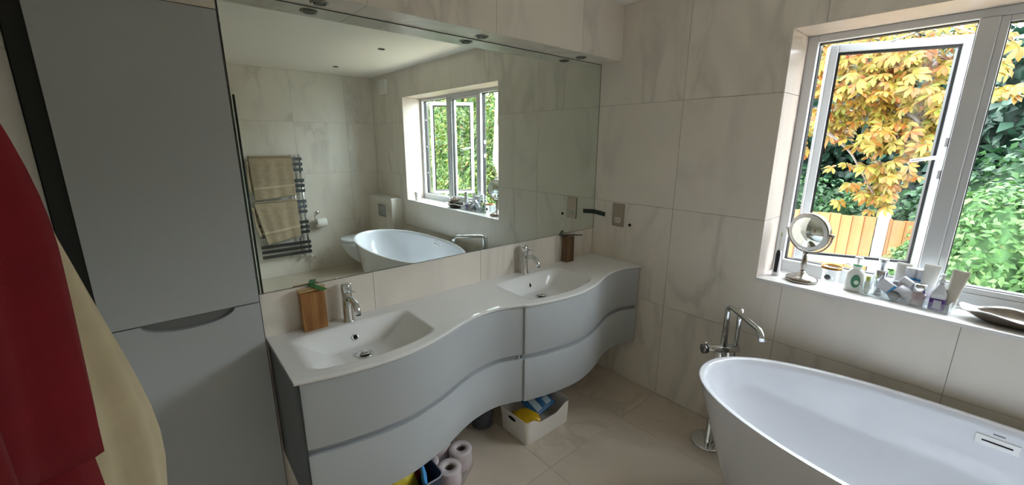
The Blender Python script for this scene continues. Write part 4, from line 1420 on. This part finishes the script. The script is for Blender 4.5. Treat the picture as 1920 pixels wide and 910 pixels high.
def shrub(name, label, blobs, nleaf, ln, wd, m, seed, cat='shrub', group=None, droop=.2, twig=True, fill=.75, part='foliage'):
    """leafy plant: leaves over a set of ellipsoids, with stems inside"""
    rg = np.random.default_rng(seed)
    wgt = np.array([b[3] * b[4] + b[4] * b[5] + b[3] * b[5] for b in blobs]); wgt = wgt / wgt.sum()
    P, D = [], []
    for b, k in zip(blobs, rg.multinomial(nleaf, wgt)):
        d = rg.normal(size=(k, 3)); d /= np.linalg.norm(d, axis=1)[:, None]
        rad = 1 - (1 - fill) * rg.random(k) ** .7
        clump = 1 + .14 * np.sin(d[:, 0] * 9 + d[:, 1] * 7 + seed) * np.sin(d[:, 2] * 8 + 1.3 * seed)
        P.append(np.array(b[:3]) + d * np.array(b[3:6]) * (rad * clump)[:, None]); D.append(d)
    P = np.concatenate(P); D = np.concatenate(D)
    keep = P[:, 2] > GZ + .02
    P, D = P[keep], D[keep]
    n_ = len(P)
    Nn = D + rg.normal(size=(n_, 3)) * .45 + np.array([0, 0, .35]); Nn /= np.linalg.norm(Nn, axis=1)[:, None]
    U = rg.normal(size=(n_, 3)) + D * .8 - np.array([0, 0, droop]); U -= Nn * (U * Nn).sum(1)[:, None]; U /= np.linalg.norm(U, axis=1)[:, None]
    sz = rg.uniform(.7, 1.25, n_)
    V, F = leaf_arrays(P, Nn, U, ln * sz, wd * sz, .35, None)
    c = np.mean([b[:3] for b in blobs], 0)
    r_ = empty(name, (c[0], c[1], GZ), label, cat, group)
    V = V - np.array(BASE[r_.name])
    o = bpy.data.objects.new(part, mesh_np(part, V, F, m)); COL.objects.link(o); o.parent = r_
    tag(o, None, None, None, 'stuff')
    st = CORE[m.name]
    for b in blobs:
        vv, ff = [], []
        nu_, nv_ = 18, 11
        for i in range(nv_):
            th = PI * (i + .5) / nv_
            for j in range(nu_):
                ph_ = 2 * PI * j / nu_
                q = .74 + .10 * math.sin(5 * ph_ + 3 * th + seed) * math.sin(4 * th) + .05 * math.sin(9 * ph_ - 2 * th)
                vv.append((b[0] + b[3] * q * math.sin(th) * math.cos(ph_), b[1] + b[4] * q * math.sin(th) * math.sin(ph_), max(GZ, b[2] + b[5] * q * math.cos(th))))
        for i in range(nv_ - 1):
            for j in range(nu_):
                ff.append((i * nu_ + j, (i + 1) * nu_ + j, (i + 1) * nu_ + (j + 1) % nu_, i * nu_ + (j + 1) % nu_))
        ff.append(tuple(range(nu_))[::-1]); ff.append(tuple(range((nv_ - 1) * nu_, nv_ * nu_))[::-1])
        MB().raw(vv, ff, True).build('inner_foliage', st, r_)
    if twig:
        for b in blobs[:4]:
            MB().tube([(c[0], c[1], GZ - .02), ((c[0] + b[0]) / 2, (c[1] + b[1]) / 2, (GZ + b[2]) / 2 - .05), (b[0], b[1], b[2])], [.03, .02, .008], 6).build('stem', mat('bark', '#4d4136', .9, noise=.3, nscale=12), r_)
    return r_


GRN = mat_leaf('shrub_bright_green', [(0, '#4f8a3c'), (.35, '#6fae52'), (.7, '#8cc46c'), (1, '#b9d98e')], .35)
MID = mat_leaf('shrub_mid_green', [(0, '#2d5f33'), (.5, '#4a8547'), (1, '#79ad68')], .3)
DKG = mat_leaf('shrub_dark_green', [(0, '#16352a'), (.5, '#2c5d45'), (.85, '#4c8163'), (1, '#7ba788')], .25)
CON = mat_leaf('conifer_green', [(0, '#3b6a1e'), (.4, '#6e9a33'), (.75, '#9dbb4e'), (.93, '#c3c860'), (1, '#d98d3a')], .35)
CHY = mat_leaf('chestnut_autumn', [(0, '#e2ae38'), (.2, '#ead060'), (.4, '#dd8636'), (.58, '#bcc24c'), (.74, '#e6b040'), (.88, '#c75c2c'), (1, '#d9c850')], .45)
CHG = mat_leaf('chestnut_green', [(0, '#2e6a4e'), (.5, '#457f60'), (1, '#6ba283')], .3)

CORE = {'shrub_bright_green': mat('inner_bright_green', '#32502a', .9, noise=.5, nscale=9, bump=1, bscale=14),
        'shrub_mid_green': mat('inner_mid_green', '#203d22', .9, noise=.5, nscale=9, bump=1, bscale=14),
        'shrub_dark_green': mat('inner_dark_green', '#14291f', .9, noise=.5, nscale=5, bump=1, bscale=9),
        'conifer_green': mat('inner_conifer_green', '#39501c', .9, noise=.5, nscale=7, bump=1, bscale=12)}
shrub('leafy_shrub', 'bright green leafy shrub in front of the fence beside the window mullion',
      [(2.75, -1.85, .55, .45, .55, .75), (2.55, -2.25, .1, .5, .5, .8), (2.7, -1.65, .0, .35, .42, .85), (2.9, -2.6, .5, .5, .55, .8), (2.45, -1.75, -.35, .4, .5, .5)], 26000, .062, .015, GRN, 11)
shrub('leafy_shrub', 'small pale green shrub by the white fence post',
      [(2.95, -1.38, .30, .20, .22, .42), (2.85, -1.30, -.2, .25, .28, .5)], 6000, .055, .013, GRN, 12)
shrub('leafy_shrub', 'mid green shrub rising above the fence beyond the post',
      [(3.9, -2.0, .6, .5, .8, 1.0), (3.9, -3.1, .5, .5, .8, 1.1), (4.0, -1.4, .35, .4, .5, .8)], 9000, .09, .024, MID, 13)
shrub('ivy_hedge', 'bushy ivy hedge showing over the top of the fence',
      [(4.1, .9, .3, .45, .8, .98), (4.1, -.05, .35, .45, .75, .92), (4.15, -.75, .28, .45, .6, .92), (4.2, 1.9, .4, .5, .8, 1.0)], 11000, .08, .026, MID, 14, 'hedge')
shrub('dark_tree', 'dark green tree filling the view behind the autumn leaves',
      [(6.6, .9, 1.5, .9, 1.3, 1.8), (6.8, -.9, 1.3, .9, 1.3, 2.0), (6.7, 2.8, 1.5, .9, 1.4, 2.0), (6.3, 0.0, 2.4, .8, 1.2, 1.1)], 16000, .17, .055, DKG, 15, 'tree')
shrub('broadleaf_tree', 'blue-green broadleaf tree behind the bright shrub',
      [(5.2, -2.3, 1.9, .7, 1.1, 1.1), (5.4, -3.6, 1.6, .8, 1.2, 1.5), (5.8, -2.6, .6, .8, 1.4, 1.4), (5.2, -1.3, 1.0, .5, .6, .7)], 14000, .15, .05, DKG, 16, 'tree')
shrub('dense_tree', 'dense dark tree at the end of the garden',
      [(8.6, -4.5, 1.3, 1.0, 2.0, 2.2), (8.8, -1.5, 1.3, 1.0, 1.8, 2.3), (8.8, 1.5, 1.3, 1.0, 2.0, 2.3), (8.8, 4.6, 1.3, 1.0, 2.0, 2.2), (6.5, 5.0, 1.2, 1.0, 1.4, 1.9)], 15000, .22, .07, DKG, 17, 'tree', fill=.85)

shrub('conifer_screen', 'dense green conifer screen far behind the trunk',
      [(8.0, -10.5, 1.4, 1.0, 2.0, 2.9), (8.2, -14.0, 1.5, 1.0, 2.2, 3.1), (7.2, -17.0, 1.5, 1.2, 2.2, 3.0), (8.4, -7.2, 1.4, 1.0, 1.8, 2.8), (5.8, -15.0, 1.2, 1.0, 1.6, 2.6)], 26000, .26, .05, CON, 24, 'conifer', None, .9, True, .8)
# conifers and trunk, seen in the mirror through the window
shrub('golden_conifer', 'yellow-green feathery conifer, tall, near the house',
      [(3.6, -6.5, .1, .7, .9, 1.25), (3.9, -7.9, .3, .8, 1.0, 1.5), (4.3, -9.5, .4, .9, 1.1, 1.6), (3.3, -5.6, -.2, .6, .7, .9)], 34000, .13, .022, CON, 21, 'conifer', None, .9)
shrub('golden_conifer', 'yellow-green feathery conifer hedge behind the trunk',
      [(5.6, -8.0, .9, .9, 1.5, 2.0), (5.4, -10.6, 1.0, 1.0, 1.5, 2.1), (5.0, -6.2, .6, .7, .9, 1.7), (4.6, -12.4, .8, 1.0, 1.4, 2.0)], 34000, .15, .026, CON, 22, 'conifer', None, .9)
shrub('garden_bush', 'rounded green bush at the side of the garden',
      [(4.2, -4.6, .2, .7, .9, 1.2), (4.6, -5.4, .4, .7, .8, 1.3)], 8000, .1, .028, MID, 23)
tt = empty('tree_trunk', (4.05, -6.15, GZ), 'thick pale tree trunk seen through the window in the mirror', 'tree')
BARK = mat('pale_bark', '#a2978d', .9, noise=.35, nscale=14, bump=.8, bscale=25)
rs = []
for j in range(16):
    z = GZ - .05 + 4.6 * j / 15
    rr = []
    for i in range(22):
        a = 2 * PI * i / 22
        q = (.17 - .008 * j) * (1 + .1 * math.sin(5 * a + j * .3) + .05 * math.sin(9 * a - j))
        rr.append((4.05 + .012 * j + q * math.cos(a), -6.15 - .006 * j + q * math.sin(a), z))
    rs.append(rr)
MB().rings(rs).build('trunk', BARK, tt)
for (z, dx, dy, dz) in ((2.0, -.7, .9, .8), (2.6, .6, -1.0, .9), (3.0, -.3, -1.2, .9)):
    MB().tube([(4.12, -6.2, z), (4.12 + dx * .5, -6.2 + dy * .5, z + dz * .4), (4.12 + dx, -6.2 + dy, z + dz)], [.06, .045, .02], 8).build('bough', BARK, tt)

# ---- horse chestnut: palmate leaves hang in front of the fence
def palmate(seed):
    rg = np.random.default_rng(seed)
    V, F = [], []
    n_ = 7
    for k in range(n_):
        a = (k - (n_ - 1) / 2) * .62 + rg.normal() * .08
        ln = .125 * (1 - .10 * abs(k - 3)) * rg.uniform(.9, 1.1)
        u = np.array([math.cos(a), math.sin(a), 0]); s_ = np.array([-u[1], u[0], 0])
        dr = rg.uniform(.15, .55)
        o = len(V)
        for (t, w_) in ((0, .003), (.3, .011), (.65, .022), (.88, .012), (1, .001)):
            p = u * ln * t; z = -dr * ln * t * t
            tw = rg.normal() * .004
            V += [p + s_ * w_ + [0, 0, z + w_ * .35 + tw], p + [0, 0, z], p - s_ * w_ + [0, 0, z + w_ * .35 - tw]]
        for i in range(4):
            b = o + 3 * i
            F += [(b, b + 1, b + 4, b + 3), (b + 1, b + 2, b + 5, b + 4)]
    return np.array(V), np.array(F)


ch = empty('horse_chestnut', (4.6, .9, GZ), 'horse chestnut with orange and yellow autumn leaves over the fence', 'tree')
CB = mat('chestnut_bark', '#5b5148', .9, noise=.3, nscale=10)
MB().tube([(4.6, .9, GZ - .05), (4.55, .9, .6), (4.45, .8, 1.8), (4.3, .7, 3.0)], [.17, .15, .12, .08], 14).build('trunk', CB, ch)
boughs = [[(4.45, .8, 1.9), (3.7, .3, 2.6), (3.1, -.5, 2.35), (2.9, -1.2, 1.75), (2.85, -1.45, 1.3)],
          [(4.4, .75, 2.3), (3.6, .1, 3.0), (3.0, -.8, 2.75), (2.8, -1.6, 2.3)],
          [(4.45, .8, 1.7), (3.7, .4, 2.1), (3.2, -.2, 1.9), (2.95, -.75, 1.5), (2.9, -1.0, 1.1)],
          [(4.5, .85, 1.8), (3.8, 1.0, 2.4), (3.2, .8, 2.3), (2.9, .3, 1.8)]]
for b in boughs:
    MB().tube(bend(b, .4), [.04 - .033 * i / (len(bend(b, .4)) - 1) for i in range(len(bend(b, .4)))], 8).build('bough', CB, ch)
LEAF = [palmate(s) for s in range(5)]
LM = []
for (V, F) in LEAF:
    me = mesh_np('leaf', V, F, CHY); LM.append(me)
# clusters: (x, y, z, rx, ry, rz, count)
CL = [(3.0, -.95, 2.25, .25, .36, .22, 70), (3.0, -.62, 2.15, .25, .28, .24, 46), (3.1, -.65, 1.82, .22, .28, .16, 34), (2.95, -1.12, 1.93, .22, .34, .22, 60),
      (2.9, -1.10, 1.58, .18, .26, .15, 36), (2.9, -1.02, 1.32, .16, .22, .13, 24), (2.9, -.98, 1.08, .12, .14, .10, 12), (3.05, -1.42, 2.45, .2, .30, .14, 26),
      (2.9, -1.62, 2.12, .12, .07, .06, 4), (2.85, -1.66, 1.95, .10, .06, .05, 4), (3.1, -.20, 2.25, .22, .22, .28, 30), (3.1, -.22, 1.60, .2, .16, .20, 14),
      (3.3, .35, 2.1, .3, .35, .35, 40), (3.1, -.40, 2.6, .3, .5, .2, 34), (2.95, -1.30, 1.75, .14, .16, .12, 14)]
rg = np.random.default_rng(77)
cnt = 0
rest_V, rest_F, off = [], [], 0
for (x, y, z, rx, ry, rz_, k) in CL:
    for _ in range(int(k * 1.7)):
        q = rg.normal(size=3) * .52
        p = np.array([x, y, z]) + q * np.array([rx, ry, rz_])
        tilt = rg.uniform(.2, 1.15); az = rg.uniform(-.9, .9) + PI
        nrm = Vector((-math.sin(tilt) * math.cos(az - PI), -math.sin(tilt) * math.sin(az - PI), math.cos(tilt)))
        u = Vector((-.5 + rg.normal() * .5, rg.normal() * .7, -.6 + rg.normal() * .3))
        u = (u - nrm * u.dot(nrm)).normalized()
        s_ = nrm.cross(u)
        sc_ = rg.uniform(.6, 1.0)
        Mx = Matrix(((u.x, s_.x, nrm.x), (u.y, s_.y, nrm.y), (u.z, s_.z, nrm.z)))
        i = int(rg.integers(5))
        if cnt < 290:
            o = bpy.data.objects.new('leaf', LM[i]); COL.objects.link(o); o.parent = ch
            o.location = Vector(p) - BASE[ch.name]
            o.rotation_euler = Mx.to_euler(); o.scale = (sc_,) * 3
        else:
            V, F = LEAF[i]
            rest_V.append((np.array(Mx) @ (V * sc_).T).T + p - np.array(BASE[ch.name])); rest_F.append(F + off); off += len(V)
        cnt += 1
if rest_V:
    o = bpy.data.objects.new('leaf_canopy', mesh_np('leaf_canopy', np.concatenate(rest_V), np.concatenate(rest_F), CHY)); COL.objects.link(o); o.parent = ch
    tag(o, None, None, None, 'stuff')
